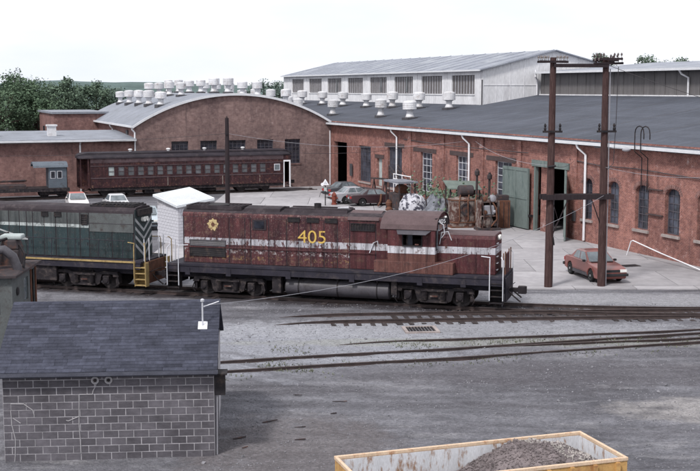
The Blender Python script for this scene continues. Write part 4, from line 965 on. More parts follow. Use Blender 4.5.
# striped hood end with number board
end = MB().box(7.72, 7.76, -.93, .93, 1.68, 4.12).build('hood_end', 'loco_green_low', grn)
m = MB()
for k in range(6):
    z = 1.7 + k * .42
    for s in (-1, 1): m.add([(7.765, 0, z), (7.765, s * .92, z + .62), (7.765, s * .92, z + .78), (7.765, 0, z + .16)], [(0, 1, 2, 3)]) if z + .78 < 4.1 else None
m.build('nose_stripe', 'silver_stripe', end, fix=False)
nb = MB().box(7.6, 7.9, -.75, .75, 3.82, 4.12).build('number_board', 'black_iron', grn)
for s in (-1, 1): MB().lathe([(.12, 7.76), (.12, 7.92), (.09, 7.93), (.02, 7.88)], (0, s * .15, 3.6), 12, 'x').build('headlight', 'lamp_glass', grn)
# cab and short hood beyond the frame edge
m = MB(); m.prism(cab_section(HW, 3.66, 4.36), 'x', -4.4, -2.0); m.build('cab', 'loco_green', grn); MB().prism([(p[0] * 1.03, p[1] + .03) for p in cab_section(HW, 3.66, 4.36)[1:-1]], 'x', -4.6, -1.9).build('cab_roof', 'loco_roof', grn)
w = MB().box(-3.9, -2.6, -1.52, -1.481, 2.95, 3.6).build('window', 'black_iron', grn); MB().box(-3.8, -2.7, -1.53, -1.521, 3.0, 3.55).build('pane', 'glass_dark', w)
MB().prism(HOOD, 'x', -7.6, -4.4).build('short_hood', 'loco_green', grn, bevel=.03)
for y in (-1.1, -.55, .55, 1.1): MB().tube([(8.3, y, 1.6), (8.3, y, 2.72)], .026, 7).build('stanchion', 'frame_pale', grn)
MB().box(2.2, 3.6, -1.35, .9, .5, 1.25).build('fuel_tank', 'running_gear', grn, bevel=.05); MB().box(-2.2, 2.0, -1.3, 1.3, .4, 1.2).build('fuel_tank', 'tank_grey', grn, bevel=.08)
loco_truck(grn, -5.0); loco_truck(grn, 5.1)

# ------------------------------------------------------------------ old passenger coach
co = thing('passenger_coach', 'old rusty maroon passenger coach standing before the arched brick hall', 'railway coach', (CO[0], CO[1], 0), CA)
X0, X1 = -17.3, 1.25
wn_x = [-15.7 + .91 * i for i in range(17)]
body = MB(); body.wall(X0, X1, .95, 3.70, [(x, x + .60, 2.05, 2.86) for x in wn_x] + [(.35, .85, 2.2, 2.75)], -1.5, .08)
body.quad((X1, 1.5, .95), (X0, 1.5, .95), (X0, 1.5, 3.7), (X1, 1.5, 3.7)); body.quad((X0, 1.5, .95), (X0, -1.5, .95), (X0, -1.5, 3.7), (X0, 1.5, 3.7)); body.quad((X1, -1.5, .95), (X1, 1.5, .95), (X1, 1.5, 3.7), (X1, -1.5, 3.7)); body.quad((X0, -1.5, .95), (X0, 1.5, .95), (X1, 1.5, .95), (X1, -1.5, .95))
body.build('body', 'coach_red', co, fix=False)
for i, x in enumerate(wn_x):
    w = MB(); w.box(x, x + .05, -1.47, -1.43, 2.05, 2.86); w.box(x + .55, x + .6, -1.47, -1.43, 2.05, 2.86); w.box(x + .05, x + .55, -1.469, -1.431, 2.42, 2.46); wo = w.build('window', 'coach_band', co)
    MB().box(x + .03, x + .57, -1.43, -1.425, 2.06, 2.85).build('pane', 'pale_board' if i == 0 else 'glass_pale', wo)
w = MB().box(.3, .9, -1.52, -1.501, 2.15, 2.8).build('window', 'frame_pale', co); MB().box(.36, .84, -1.525, -1.521, 2.22, 2.73).build('pane', 'glass_car', w)
m = MB(); m.box(X0, X1, -1.53, -1.501, 1.80, 1.90); m.box(X0, X1, -1.53, -1.501, 2.93, 3.0); split(m, 'belt_rail', 'coach_band', co)
MB().box(X0, X1, -1.52, -1.501, 3.25, 3.68).build('letter_board', 'coach_band', co)
MB().box(X0, X1, -1.42, 1.42, .66, .949).build('sill', 'running_gear', co)
m = MB()
for x in (-10.2, -4.9, -1.2): m.box(x, x + .09, -1.535, -1.502, 1.0, 1.79)
split(m, 'drain_strip', 'scrap_beige', co)
# clerestory roof with rounded ends
RF = [(-1.58, 3.66), (-1.55, 3.76), (-1.3, 3.90), (-.85, 3.98), (-.85, 4.12), (-.5, 4.20), (0, 4.23), (.5, 4.20), (.85, 4.12), (.85, 3.98), (1.3, 3.90), (1.55, 3.76), (1.58, 3.66)]
m = MB(); k = len(RF)
stations = [(-18.35, -.50, .6), (-18.25, -.28, .82), (-18.0, -.12, .94), (-17.5, 0, 1), (1.2, 0, 1), (1.75, -.10, .95), (2.0, -.26, .83), (2.1, -.48, .62)]
for x, dz, sc in stations: m.v += [(x, p[0] * sc, 3.66 + (p[1] - 3.66) * (1 + dz)) for p in RF]
for i in range(len(stations) - 1):
    for j in range(k): m.f.append((i * k + j, i * k + (j + 1) % k, (i + 1) * k + (j + 1) % k, (i + 1) * k + j))
m.f.append(tuple(range(k))); m.f.append(tuple((len(stations) - 1) * k + j for j in range(k))); rf = m.build('roof', 'coach_roof', co)
for x in (-13.4, -9.8, -6.3, -2.5): MB().lathe([(.14, 4.2), (.14, 4.34), (.22, 4.36), (.16, 4.44), (.02, 4.46)], (x, -.3, 0), 10).build('roof_vent', 'vent_metal', rf)
# vestibules: right one framed in white with a dark open doorway, left one open
m = MB(); m.box(1.26, 1.36, -1.5, -1.42, .5, 3.15); m.box(1.86, 1.98, -1.5, -1.42, .5, 3.15); m.box(1.36, 1.86, -1.499, -1.42, 3.0, 3.15); m.build('door_frame', 'white_paint', co)
m = MB(); m.box(1.25, 2.0, -1.38, 1.45, .9, 1.0); m.box(1.98, 2.04, -1.4, 1.4, .9, 3.6); m.box(1.26, 1.97, 1.38, 1.45, .9, 3.6); m.box(1.26, 2.0, -1.48, -1.40, 3.152, 3.6); m.build('vestibule', 'coach_red', co)
m = MB(); m.box(-18.15, X0 - .002, -1.4, 1.4, .9, 1.0); m.box(-18.2, -18.12, -1.3, -1.2, .95, 3.6); m.box(-17.55, -17.42, -1.45, -1.38, .95, 3.6); m.box(-18.15, -17.3, 1.3, 1.4, .95, 3.6); m.build('vestibule', 'coach_red', co)
m = MB()
for x in (1.36, -18.1):
    for q in range(3): m.box(x, x + .55, -1.5, -1.2 + .1 * q, .3 + .22 * q, .34 + .22 * q)
m.build('step', 'running_gear', co)
for xc in (-14.7, -1.6):
    m = MB()
    for s in (-1, 1):
        a, b = sorted((s * .98, s * 1.12)); m.prism([(xc - 1.7, .72), (xc - 1.5, .9), (xc + 1.5, .9), (xc + 1.7, .72), (xc + 1.1, .62), (xc + .8, .42), (xc - .8, .42), (xc - 1.1, .62)], 'y', a, b)
    m.box(xc - .3, xc + .3, -.95, .95, .5, .85); t = m.build('truck', 'running_gear', co)
    for dx in (-1.2, 1.2): m = MB(); wheelset(m, xc + dx, .46); m.build('wheel', 'wheel_steel', t)
m = MB(); m.box(-10.5, -8.3, -1.2, .4, .35, .66); m.tube([(-7.6, -.9, .5), (-5.4, -.9, .5)], .2, 12); m.box(-12.3, -11.4, -1.2, 0, .3, .66); split(m, 'underframe_box', 'running_gear', co)
coupler(co, 2.05, 1)

# ------------------------------------------------------------------ grey crane cabin on a flat wagon by the low building
fc = thing('rail_crane', 'blue grey crane cabin with curved roof on a low flat wagon', 'rail crane', (CO[0] - 20.4 * cu[0], CO[1] - 20.4 * cu[1], 0), CA)
MB().box(-9, 1.2, -1.4, 1.4, .75, 1.05).build('wagon_deck', 'running_gear', fc)
MB().prism([(-1.05, 1.06), (-1.05, 2.95), (-.7, 3.2), (.7, 3.2), (1.05, 2.95), (1.05, 1.06)], 'x', -.6, 1.0).build('cabin', 'crane_blue', fc)
m = MB(); m.prism([(-1.22, 2.93), (-1.12, 3.1), (-.7, 3.34), (0, 3.42), (.7, 3.34), (1.12, 3.1), (1.22, 2.93), (1.05, 2.93), (.66, 3.2), (-.66, 3.2), (-1.05, 2.93)], 'x', -1.95, 1.12); m.build('cabin_roof', 'crane_blue', fc)
MB().box(1.0, 1.06, -1.0, 1.0, 1.1, 3.1).build('end_plate', 'black_iron', fc)
for x in (-.45, .15): w = MB().box(x, x + .45, -1.08, -1.051, 1.9, 2.6).build('window', 'frame_pale', fc); MB().box(x + .05, x + .4, -1.09, -1.081, 1.95, 2.55).build('pane', 'glass_dark', w)
m = MB(); m.box(-8.6, -6.2, -1.1, 1.1, 1.06, 1.5); m.box(-5.6, -2.6, -1.0, 1.0, 1.06, 1.35); m.tube([(-8.8, 0, 1.6), (-2.4, .3, 1.7)], .09, 8); split(m, 'wagon_load', 'scrap_dark', fc)
for xc in (-7.4, -.2):
    m = MB()
    for dx in (-.8, .8): wheelset(m, xc + dx, .42)
    m.box(xc - 1.2, xc + 1.2, -1.05, -.92, .45, .75); m.box(xc - 1.2, xc + 1.2, .92, 1.05, .45, .75); m.build('truck', 'running_gear', fc)

# ================================================================== BLOCK HOUSE in the foreground
bh = thing('block_house', 'small concrete block house with dark shingle roof in the left foreground', 'building', (-9.32, 30.61, 0), 4.4)
BL, BD, CH, CW = 5.64, 5.4, .2032, .4064
HB = 12 * CH
m = MB(); m.box(.0, BL, .006, .2, -.2, HB); m.box(0.012, .2, .2, BD, -.2, HB); m.box(BL - .2, BL - .012, .2, BD, -.2, HB); m.box(.2, BL - .2, BD - .2, BD, -.2, HB); m.build('mortar_core', 'mortar', bh)
blk = MB().box(-.5, .5, 0, .19, -.5, .5).mesh('block', 'block')
def course_blocks(length, place):
    for r in range(12):
        x = 0 if r % 2 == 0 else -CW / 2
        while x < length - .03:
            a, b = max(0, x), min(length, x + CW)
            if b - a > .06: place(a, b, r * CH)
            x += CW
def pf(a, b, z):
    inst('block', blk, bh, ((a + b) / 2, random.uniform(-.003, .002), z + CH / 2), (0, 0, 0), (b - a - .022, 1, CH - .022))
course_blocks(BL, pf)
def pr(a, b, z):
    inst('block', blk, bh, (BL + random.uniform(-.003, .003), (a + b) / 2, z + CH / 2), (0, 0, R(90)), (b - a - .022, 1, CH - .022))
course_blocks(BD * .6, pr)
m = MB(); RY, RZZ = 2.75, 3.86
for x in (.1, BL - .19):                              # gable triangles
    m.prism([(0.02, HB), (BD - .02, HB), (RY, RZZ - .12)], 'x', x, x + .09)
split(m, 'gable', 'mortar', bh)
sl = (RZZ - 2.46) / (RY + .14); SLN = math.hypot(RY + .14, RZZ - 2.46); SANG = math.atan2(RZZ - 2.46, RY + .14)
m = MB()
for (ya, za, yb, zb) in ((-.14, 2.46, RY, RZZ), (BD + .14, 2.46, RY, RZZ)):
    m.add([(-.18, ya, za - .01), (BL + .10, ya, za - .01), (BL + .10, yb, zb - .01), (-.18, yb, zb - .01), (-.18, ya, za - .09), (BL + .10, ya, za - .09), (BL + .10, yb, zb - .09), (-.18, yb, zb - .09)], [(0, 1, 2, 3), (7, 6, 5, 4), (0, 4, 5, 1), (1, 5, 6, 2), (3, 7, 4, 0)])
deck = m.build('roof_deck', 'shingle', bh)
MB().box(-.18, BL + .10, -.165, -.142, 2.34, 2.47).build('fascia', 'fascia', bh)
m = MB(); m.prism([(-.30, 2.40), (-.30, 2.47), (-.285, 2.47), (-.285, 2.41), (-.185, 2.41), (-.185, 2.47), (-.168, 2.47), (-.168, 2.40)], 'x', -.2, BL + .12); m.build('gutter', 'fascia', bh)
sh = MB().box(0, 1, 0, .26, 0, .012).mesh('shingle', 'shingle')
NR = 23; EXP = SLN / NR
rnd = random.Random(5)
for r in range(NR):
    x = -.19 - rnd.uniform(0, .3); s0 = r * EXP
    while x < BL + .11:
        w = rnd.choice((.33, .5, .5, .66)); a, b = max(-.19, x), min(BL + .11, x + w); x += w
        if b - a < .06: continue
        dep = min(.26, SLN - s0)
        inst('shingle', sh, deck, (a, -.15 + s0 * math.cos(SANG), 2.463 + s0 * math.sin(SANG) + .010 + rnd.uniform(0, .003)), (SANG - .045, 0, 0), (b - a - .006, dep / .26, 1))
m = MB(); m.add([(-.19, RY - .14, RZZ - .045), (BL + .11, RY - .14, RZZ - .045), (BL + .11, RY, RZZ + .03), (-.19, RY, RZZ + .03), (BL + .11, RY + .14, RZZ - .045), (-.19, RY + .14, RZZ - .045)], [(0, 1, 2, 3), (3, 2, 4, 5)]); m.build('ridge_cap', 'shingle', bh, fix=False)
# mast on the roof with a square flashing, service arm
mx, my = 5.28, 1.62; mz = 2.46 + (my + .14) * sl
m = MB(); m.tube([(mx, my, mz - .05), (mx, my, mz + .72)], .025, 10); m.lathe([(.025, mz + .70), (.055, mz + .72), (.055, mz + .78), (.02, mz + .80)], (mx, my, 0), 12); mast = m.build('service_mast', 'frame_pale', bh)
m = MB(); m.add([(mx - .13, my - .16, mz - .16 * sl + .035), (mx + .13, my - .16, mz - .16 * sl + .035), (mx + .13, my + .16, mz + .16 * sl + .035), (mx - .13, my + .16, mz + .16 * sl + .035)], [(0, 1, 2, 3)]); m.build('flashing', 'white_paint', mast)
MB().tube([(mx, my, mz + .56), (mx + .45, my + .3, mz + .66)], .014, 6).build('stay', 'white_paint', mast)
# two round fittings, stepped white sealed crack, patched block, meter box
for x in (2.46, 2.82):
    m = MB(); m.lathe([(.10, 0), (.105, -.05), (.075, -.06), (.06, -.03), (.02, -.03)], (x, -.005, HB - .22), 18, 'y'); rv = m.build('round_vent', 'caulk', bh); MB().lathe([(.05, -.035), (.045, -.045), (.01, -.046)], (x, -.005, HB - .22), 12, 'y').build('vent_hole', 'black_iron', rv)
def crack(pts):
    m = MB()
    for (xa, za), (xb, zb) in zip(pts[:-1], pts[1:]): m.tube([(xa, -.004, za), (xb, -.004, zb)], .012, 5)
    m.build('sealed_crack', 'caulk', bh)
k = lambda i: HB - i * CH
crack([(2.50, k(1) - .05), (2.46, k(2)), (2.40, k(2) - .1), (2.38, k(3)), (2.02, k(3)), (2.02, k(4)), (2.0, k(7)), (2.02, k(9)), (2.03, k(11))])
crack([(2.0, k(6)), (1.85, k(6) - .06), (1.72, k(6) - .12), (1.66, k(6) - .1)])
crack([(.2, k(5)), (.22, k(7)), (.30, k(9)), (.28, k(11)), (.26, 0)]); crack([(.2, k(4) - .02), (.55, k(4) - .03), (.78, k(5)), (.82, k(5) - .15)]); crack([(.24, k(6)), (.45, k(7) + .05)])
m = MB(); m.box(BL + .02, BL + .3, .05, .45, 1.72, 2.3); m.box(BL - .02, BL + .36, -.05, .5, 2.3, 2.34); m.build('meter_box', 'black_iron', bh)
MB().tube([(BL + .08, .1, 1.72), (BL + .06, .08, .05)], .022, 6).build('conduit', 'galv', bh)

# ================================================================== LOADED SKIP
sk = thing('open_skip', 'open yellow steel waste skip half full of rubble in the foreground', 'skip', (-.35, 26.38, 0), 18.2)
L_, W_, H_ = 6.42, 2.2, 1.5
t = .05
m = MB(); m.box(0, L_, -t, 0, .2, H_ - .06); m.box(0, L_, -W_, -W_ + t, .2, H_ - .06); m.box(0, t, -W_ + t, -t, .2, H_ - .06); m.box(L_ - t, L_, -W_ + t, -t, .2, H_ - .06); m.box(0, L_, -W_, 0, .12, .199)
m.build('hopper', 'skip_yellow', sk)
m = MB(); e = .012
m.box(t + .001, L_ - t - .001, -t - e, -t - .001, .2, H_ - .062); m.box(t + .001, L_ - t - .001, -W_ + t + .001, -W_ + t + e, .2, H_ - .062); m.box(t + .001, t + e, -W_ + t + e, -t - e, .2, H_ - .062); m.box(L_ - t - e, L_ - t - .001, -W_ + t + e, -t - e, .2, H_ - .062); m.build('inner_lining', 'skip_inner', sk)
m = MB(); m.box(-.02, L_ + .02, -.055, .02, H_ - .06, H_ + .03); m.box(-.02, L_ + .02, -W_ - .02, -W_ + .055, H_ - .06, H_ + .03); m.box(-.02, .055, -W_ + .055, -.055, H_ - .06, H_ + .028); m.box(L_ - .055, L_ + .02, -W_ + .055, -.055, H_ - .06, H_ + .028); m.build('rim', 'skip_rim', sk, bevel=.015)
for i in range(11):
    x = .25 + i * .59
    for y0, y1 in ((-W_ - .08, -W_ - .001), (.001, .08)): MB().box(x - .05, x + .05, y0, y1, .15, H_ - .062).build('rib', 'skip_yellow', sk)
for y in (-1.75, -.45): MB().box(-.1, L_ + .1, y - .1, y + .1, 0, .12).build('skid', 'black_iron', sk)
# rubble heap: lumpy mound plus loose lumps
def mound_z(x, y):
    a = ((x - 4.7) / 2.1) ** 2 + ((y + 1.05) / 1.9) ** 2
    return .35 + 1.28 * math.exp(-a * .9) + .12 * noise.noise((x * 2, y * 2, 0)) + .06 * noise.noise((x * 6, y * 6, 2))
m = MB(); nx, ny = 90, 32
xs = [.08 + (L_ - .16) * i / nx for i in range(nx + 1)]; ys = [-W_ + .08 + (W_ - .16) * j / ny for j in range(ny + 1)]
m.v = [(x, y, min(1.7, mound_z(x, y))) for y in ys for x in xs]
m.f = [(j * (nx + 1) + i, j * (nx + 1) + i + 1, (j + 1) * (nx + 1) + i + 1, (j + 1) * (nx + 1) + i) for j in range(ny) for i in range(nx)]
rb = m.build('rubble_heap', 'rubble', fix=False); rb.location = sk.location; rb.rotation_euler = sk.rotation_euler
tag(rb, 'heap of dark broken rubble lying in the yellow skip', 'rubble', kind='stuff')
def lump(mb, c, s, rnd):
    ax = [Vector((rnd.gauss(0, 1), rnd.gauss(0, 1), rnd.gauss(0, 1))).normalized() for _ in range(2)]
    a = ax[0]; b = a.cross(ax[1]).normalized(); d = a.cross(b); C = Vector(c)
    v = [C + a * s * rnd.uniform(.6, 1.1), C - a * s * rnd.uniform(.6, 1.1), C + b * s * rnd.uniform(.5, 1), C - b * s * rnd.uniform(.5, 1), C + d * s * rnd.uniform(.4, .9), C - d * s * rnd.uniform(.4, .9)]
    mb.add(v, [(0, 2, 4), (2, 1, 4), (1, 3, 4), (3, 0, 4), (2, 0, 5), (1, 2, 5), (3, 1, 5), (0, 3, 5)])
rnd = random.Random(3); ma, mb_ = MB(), MB()
for i in range(4200):
    x, y = rnd.uniform(.4, L_ - .15), rnd.uniform(-W_ + .15, -.15)
    z = mound_z(x, y)
    if z < .5 and rnd.random() < .7: continue
    pale = abs(x - 4.9 + .5 * y) < .55 + .25 * noise.noise((x * 2, y * 2, 7)) and rnd.random() < .8
    lump(mb_ if pale else ma, (x, y, min(1.7, z) + .01), rnd.uniform(.015, .05) if rnd.random() < .95 else rnd.uniform(.06, .10), rnd)
for b_, mt, lb_ in ((ma, 'rubble', 'loose dark lumps on the rubble heap in the skip'), (mb_, 'rubble_pale', 'band of paler lumps across the rubble in the skip')):
    o = b_.build('rubble_lumps', mt, fix=False); o.location = sk.location; o.rotation_euler = sk.rotation_euler; tag(o, lb_, 'rubble', kind='stuff')

# ================================================================== STRIPPED CRANE CAB behind the block house
cc = thing('crane_cab', 'grey steel crane cab with machinery on its roof, behind the block house', 'crane', (-12.0, 41.0, 0), 2)
cw = MB(); cw.wall(-4.2, 0, .75, 3.36, [(-1.1, -.45, 2.0, 2.9), (-2.4, -1.5, 2.0, 2.9), (-3.8, -2.9, 2.0, 2.9)], 0, .06)
cw.quad((-4.2, 3.6, .75), (0, 3.6, .75), (0, 3.6, 3.36), (-4.2, 3.6, 3.36)); cw.quad((-4.2, 0, .75), (-4.2, 3.6, .75), (-4.2, 3.6, 3.36), (-4.2, 0, 3.36)); cw.quad((-4.2, 0, .75), (0, 0, .75), (0, 3.6, .75), (-4.2, 3.6, .75))
cw.build('wall', 'crane_grey', cc, fix=False)
sw = MB(); sw.wall(0, 3.6, .75, 3.36, [(1.7, 2.35, 2.2, 3.05), (2.75, 3.4, .9, 3.2)], 0, .06); o = sw.build('side_wall', 'crane_grey', cc, fix=False); o.rotation_euler = (0, 0, R(90))
MB().box(-4.1, -.08, .1, 3.5, .8, .9).build('floor', 'interior', cc)
for a, b in ((-1.1, -.45), (-2.4, -1.5), (-3.8, -2.9)): MB().box(a, b, .05, .07, 2.0, 2.9).build('pane', 'glass_dark', cc)
MB().box(-.07, -.05, 1.7, 2.35, 2.2, 3.05).build('pane', 'glass_car', cc)
MB().add([(-4.4, -.2, 3.36), (.2, -.2, 3.36), (.2, 3.8, 3.36), (-4.4, 3.8, 3.36), (-4.4, -.2, 3.44), (.2, -.2, 3.44), (.2, 3.8, 3.44), (-4.4, 3.8, 3.44), (-4.2, 1.8, 3.6), (0, 1.8, 3.6)], [(0, 3, 2, 1), (0, 1, 5, 4), (1, 2, 6, 5), (2, 3, 7, 6), (3, 0, 4, 7), (4, 5, 9, 8), (6, 7, 8, 9), (5, 6, 9), (7, 4, 8)]).build('roof', 'scrap_dark', cc)
m = MB(); m.lathe([(.14, .0), (.16, .02), (.12, .05), (.02, .06)], (0.005, .7, 2.75), 12, 'x'); m.box(.0, .08, .5, .9, 2.15, 2.3); m.build('gauge', 'black_iron', cc)
m = MB(); m.box(.001, .05, 2.66, 2.75, .85, 3.25); m.box(.001, .05, 3.4, 3.5, .85, 3.25); m.build('door_frame', 'rust', cc)
MB().tube([(-1.15, .7, 3.5), (-1.1, .72, 3.9), (-.85, .75, 4.22), (-.45, .8, 4.25), (-.15, .85, 4.0), (-.02, .9, 3.6), (0, .9, 3.45)], .17, 12).build('elbow_duct', 'tank_grey', cc, smooth=True)
MB().lathe([(.5, -.8), (.5, -.72), (.34, -.7), (.34, .7), (.5, .72), (.5, .8)], (-2.3, .9, 3.95), 18, 'y').build('winch_drum', 'scrap_dark', cc)
m = MB(); m.box(-.85, -.1, 1.5, 2.3, 3.5, 4.15); m.prism([(-.85, 4.15), (-.1, 4.15), (-.2, 4.5), (-.7, 4.5)], 'y', 1.5, 2.3); m.build('engine_housing', 'scrap_dark', cc, bevel=.05)
MB().box(-.8, .0, 1.6, 2.2, 4.5, 4.68).build('air_filter', 'pale_board', cc, bevel=.06)
for i in range(5): MB().box(-2.6, -1.0, .0 + .02 * i, .5, 3.46 + .11 * i, 3.53 + .11 * i).build('flat_bar', ('rust', 'scrap_dark', 'tank_grey')[i % 3], cc)
m = MB(); m.tube([(-3.4, .3, 3.7), (-1.6, .4, 4.25), (-.4, 1.8, 4.6)], .05, 6); m.tube([(-4, 1.6, 3.9), (-.6, 2.2, 4.7)], .05, 6); m.tube([(-3.4, .2, 3.5), (-3.0, .2, 4.2), (-2.2, .3, 4.25)], .045, 6); m.tube([(.1, 1.3, 3.45), (.12, 1.5, 4.0), (-.1, 1.7, 4.3)], .05, 7); split(m, 'boom_stay', 'black_iron', cc)
MB().box(-4.3, .1, .3, 3.3, .45, .749).build('underframe', 'running_gear', cc)
for x in (-3.4, -.9):
    m = MB()
    for s in (.9, 2.7): m.lathe([(.08, s - .1), (.30, s - .1), (.30, s + .1), (.08, s + .1)], (x, 0, .30), 18, 'y')
    m.tube([(x, .9, .3), (x, 2.7, .3)], .06, 8); m.build('wheel', 'wheel_steel', cc)

# ================================================================== SMALL WHITE SHED between the locomotives
ws = thing('white_shed', 'small white block shed with tilted pale roof behind the two locomotives', 'shed', (-11.0, 74.0, 0), 35)
WA, WB_ = 2.71, 3.5
zr = lambda x, y: 2.54 + .133 * x + .134 * y
m = MB(); a0, a1, b0, b1 = .22, WA - .22, .22, WB_ - .22
m.add([(a0, b0, -.1), (a1, b0, -.1), (a1, b1, -.1), (a0, b1, -.1), (a0, b0, zr(a0, b0) - .06), (a1, b0, zr(a1, b0) - .06), (a1, b1, zr(a1, b1) - .06), (a0, b1, zr(a0, b1) - .06)], [(0, 1, 5, 4), (1, 2, 6, 5), (2, 3, 7, 6), (3, 0, 4, 7)]); m.build('wall', 'mortar', ws)
wb = MB().box(-.5, .5, -.03, .0, -.5, .5).mesh('block', 'shed_wall')
for side in (0, 1):
    ln_ = (a1 - a0) if side == 0 else (b1 - b0)
    for r in range(13):
        x = -(.2 if r % 2 else 0)
        while x < ln_ - .02:
            a, b = max(0, x), min(ln_, x + .4); x += .4; zt = zr(a0, b0)
            if b - a < .07 or r * .2 + .2 > zt - .04: continue
            if side == 0: inst('block', wb, ws, (a0 + (a + b) / 2, b0 - .001, r * .2 + .1), (0, 0, 0), (b - a - .016, 1, .184))
            else: inst('block', wb, ws, (a0 - .001, b0 + (a + b) / 2, r * .2 + .1), (0, 0, R(-90)), (b - a - .016, 1, .184))
m = MB(); c_ = [(0, 0), (WA, 0), (WA, WB_), (0, WB_)]
m.add([(x, y, zr(x, y) - .05) for x, y in c_] + [(x, y, zr(x, y) + .10) for x, y in c_], [(3, 2, 1, 0), (4, 5, 6, 7), (0, 1, 5, 4), (1, 2, 6, 5), (2, 3, 7, 6), (3, 0, 4, 7)]); m.build('roof', 'shed_roof', ws)
m = MB(); c_ = [(.12, .12), (WA - .12, .12), (WA - .12, WB_ - .12), (.12, WB_ - .12)]
m.add([(x, y, zr(x, y) + .09) for x, y in c_] + [(x, y, zr(x, y) + .115) for x, y in c_], [(4, 5, 6, 7), (0, 1, 5, 4), (1, 2, 6, 5), (2, 3, 7, 6), (3, 0, 4, 7)]); m.build('roof_sheet', 'shed_sheet', ws)
# ================================================================== POLES AND WIRES
hf = thing('h_frame_pole', 'tall brown timber H-frame utility pole pair with crossarms beside the red sedan', 'utility pole', (10.03, 58.46, 0), 6.4)
PX = 2.77
for x, lean in ((0, .02), (PX, -.06)):
    m = MB(); m.tube([(x, 0, -.5), (x + lean * .5, 0, 5.5), (x + lean, 0, 11.55)], [.205, .185, .15], 14); m.build('pole', 'pole_wood', hf, smooth=True)
m = MB(); m.box(-.45, PX + .45, -.32, -.2, 4.5, 4.76); m.build('tie_beam', 'pole_dark', hf); MB().box(-.45, PX + .45, .2, .32, 4.5, 4.76).build('tie_beam', 'pole_dark', hf)
m = MB(); m.tube([(.05, -.25, 4.5), (.45, 0, 3.4), (.12, 0, 2.9)], .02, 5); m.tube([(.85, -.26, 4.5), (.14, -.05, 2.7)], .03, 5); m.tube([(PX - .7, -.26, 4.5), (PX - .14, -.05, 3.2)], .03, 5); split(m, 'knee_brace', 'pole_dark', hf)
MB().box(.0, PX, -.27, -.17, 11.06, 11.24).build('top_beam', 'pole_dark', hf)
ins = MB().lathe([(.012, -.02), (.012, .1), (.05, .1), (.035, .13), (.06, .15), (.03, .22), (.02, .24)], n=8).mesh('insulator', 'insulator')
for x, y, rz, z, ln in ((0, -.2, 0, 11.28, 1.45), (0, .2, 0, 11.29, 1.45), (PX, -.22, 0, 11.20, 1.5), (PX, .2, 22, 11.36, 1.6), (PX, .32, 38, 11.2, 1.6), (PX, -.3, -12, 11.42, 1.3)):
    arm = MB().box(-ln / 2, ln / 2, -.05, .05, 0, .11).build('crossarm', 'pole_dark', hf); arm.location = (x, y, z); arm.rotation_euler = (0, R(random.uniform(-2, 2)) - (R(9) if rz > 30 else 0), R(rz))
    for q in (-.46, -.33, -.2, .2, .33, .46): inst('insulator', ins, arm, (ln * q, 0, .11))
for x in (0, PX):
    m = MB(); m.box(x - .5, x + .5, -.24, -.17, 7.85, 7.95)
    for q in (-.38, .38): m.lathe([(.05, 7.95), (.07, 8.05), (.04, 8.12), (.07, 8.2), (.03, 8.3)], (x + q, -.2, 0), 8)
    m.build('cutout_bracket', 'black_iron', hf)
m = MB(); m.tube([(PX + .23, -.02, .1), (PX + .21, -.02, 5), (PX + .17, 0, 11.0)], .028, 6); m.tube([(.22, 0, .1), (.2, 0, 4.5)], .02, 6); split(m, 'conduit', 'galv', hf)
m = MB(); m.tube([(PX + .55, -.1, 11.1), (PX + .5, -.1, 8.2), (PX + .42, -.1, 6.3), (PX + .1, -.15, 6.0)], .018, 5); m.build('drop_cable', 'wire', hf)
m = MB(); m.tube([(-.2, -.18, 6.15), (.2, -.24, 6.2)], .06, 6); m.tube([(.22, -.1, 2.2), (.16, -.1, 2.6)], .05, 6); split(m, 'clamp', 'black_iron', hf)
lpole = thing('utility_pole', 'single dark utility pole standing before the old passenger coach', 'utility pole', (-9.25, 88, 0))
MB().tube([(0, 0, -.4), (.02, 0, 4), (.03, 0, 7.85)], [.19, .17, .14], 12).build('pole', 'pole_dark', lpole, smooth=True)
m = MB(); m.box(-.06, .06, -.22, -.14, 6.6, 6.75); m.lathe([(.04, 7.85), (.05, 7.9), (.01, 8.0)], (.03, 0, 0), 8); m.build('bracket', 'black_iron', lpole)
def wire(label, pts, r=.014, m_='wire', sag=0):
    p = bez(pts[0], pts[1], sag) if len(pts) == 2 else pts
    tag(MB().tube(p, r, 5).build('overhead_wire', m_), label, 'wire', 'overhead wires')
def S_(t, d, z): return (SO[0] + t * su[0] + d * sn[0], SO[1] + t * su[1] + d * sn[1], z)
hfw = lambda x, y, z: (10.03 + x * math.cos(R(6.4)) - y * math.sin(R(6.4)), 58.46 + x * math.sin(R(6.4)) + y * math.cos(R(6.4)), z)
wire('pale service wire drooping from the H-frame down to the block house roof', [hfw(PX - .1, -.33, 4.7), (-9.32 + 5.28 * .997 - 1.62 * .0767, 30.61 + 5.28 * .0767 + 1.62 * .997, mz + .6)], .008, 'wire_pale', .9)
wire('upper wire from the left frame edge to the single pole', [(-34, 90, 5.9), (-9.22, 88, 6.7)], .014, 'wire', .35)
wire('lower wire from the left frame edge to the single pole', [(-34, 90, 5.0), (-9.22, 88, 5.6)], .014, 'wire', .3)
wire('upper wire from the single pole to the workshop wall', [(-9.22, 88, 6.7), S_(31, -.2, 5.9)], .011, 'wire_pale', .7)
wire('lower wire from the single pole to the workshop wall', [(-9.22, 88, 5.7), S_(24, -.2, 5.3)], .014, 'wire', .6)
wire('wire from the H-frame top sloping down past the right edge', [hfw(PX, 0, 11.2), (26, 52, 7.4)], .013, 'wire', .5)
wire('wire from the H-frame middle to the workshop wall at right', [hfw(PX, -.2, 6.1), S_(66, -.2, 6.0)], .010, 'wire_pale', .5)
wire('wire from the H-frame to the workshop wall beside the green door', [hfw(0, .2, 6.2), S_(33, -.2, 6.0)], .010, 'wire_pale', .4)
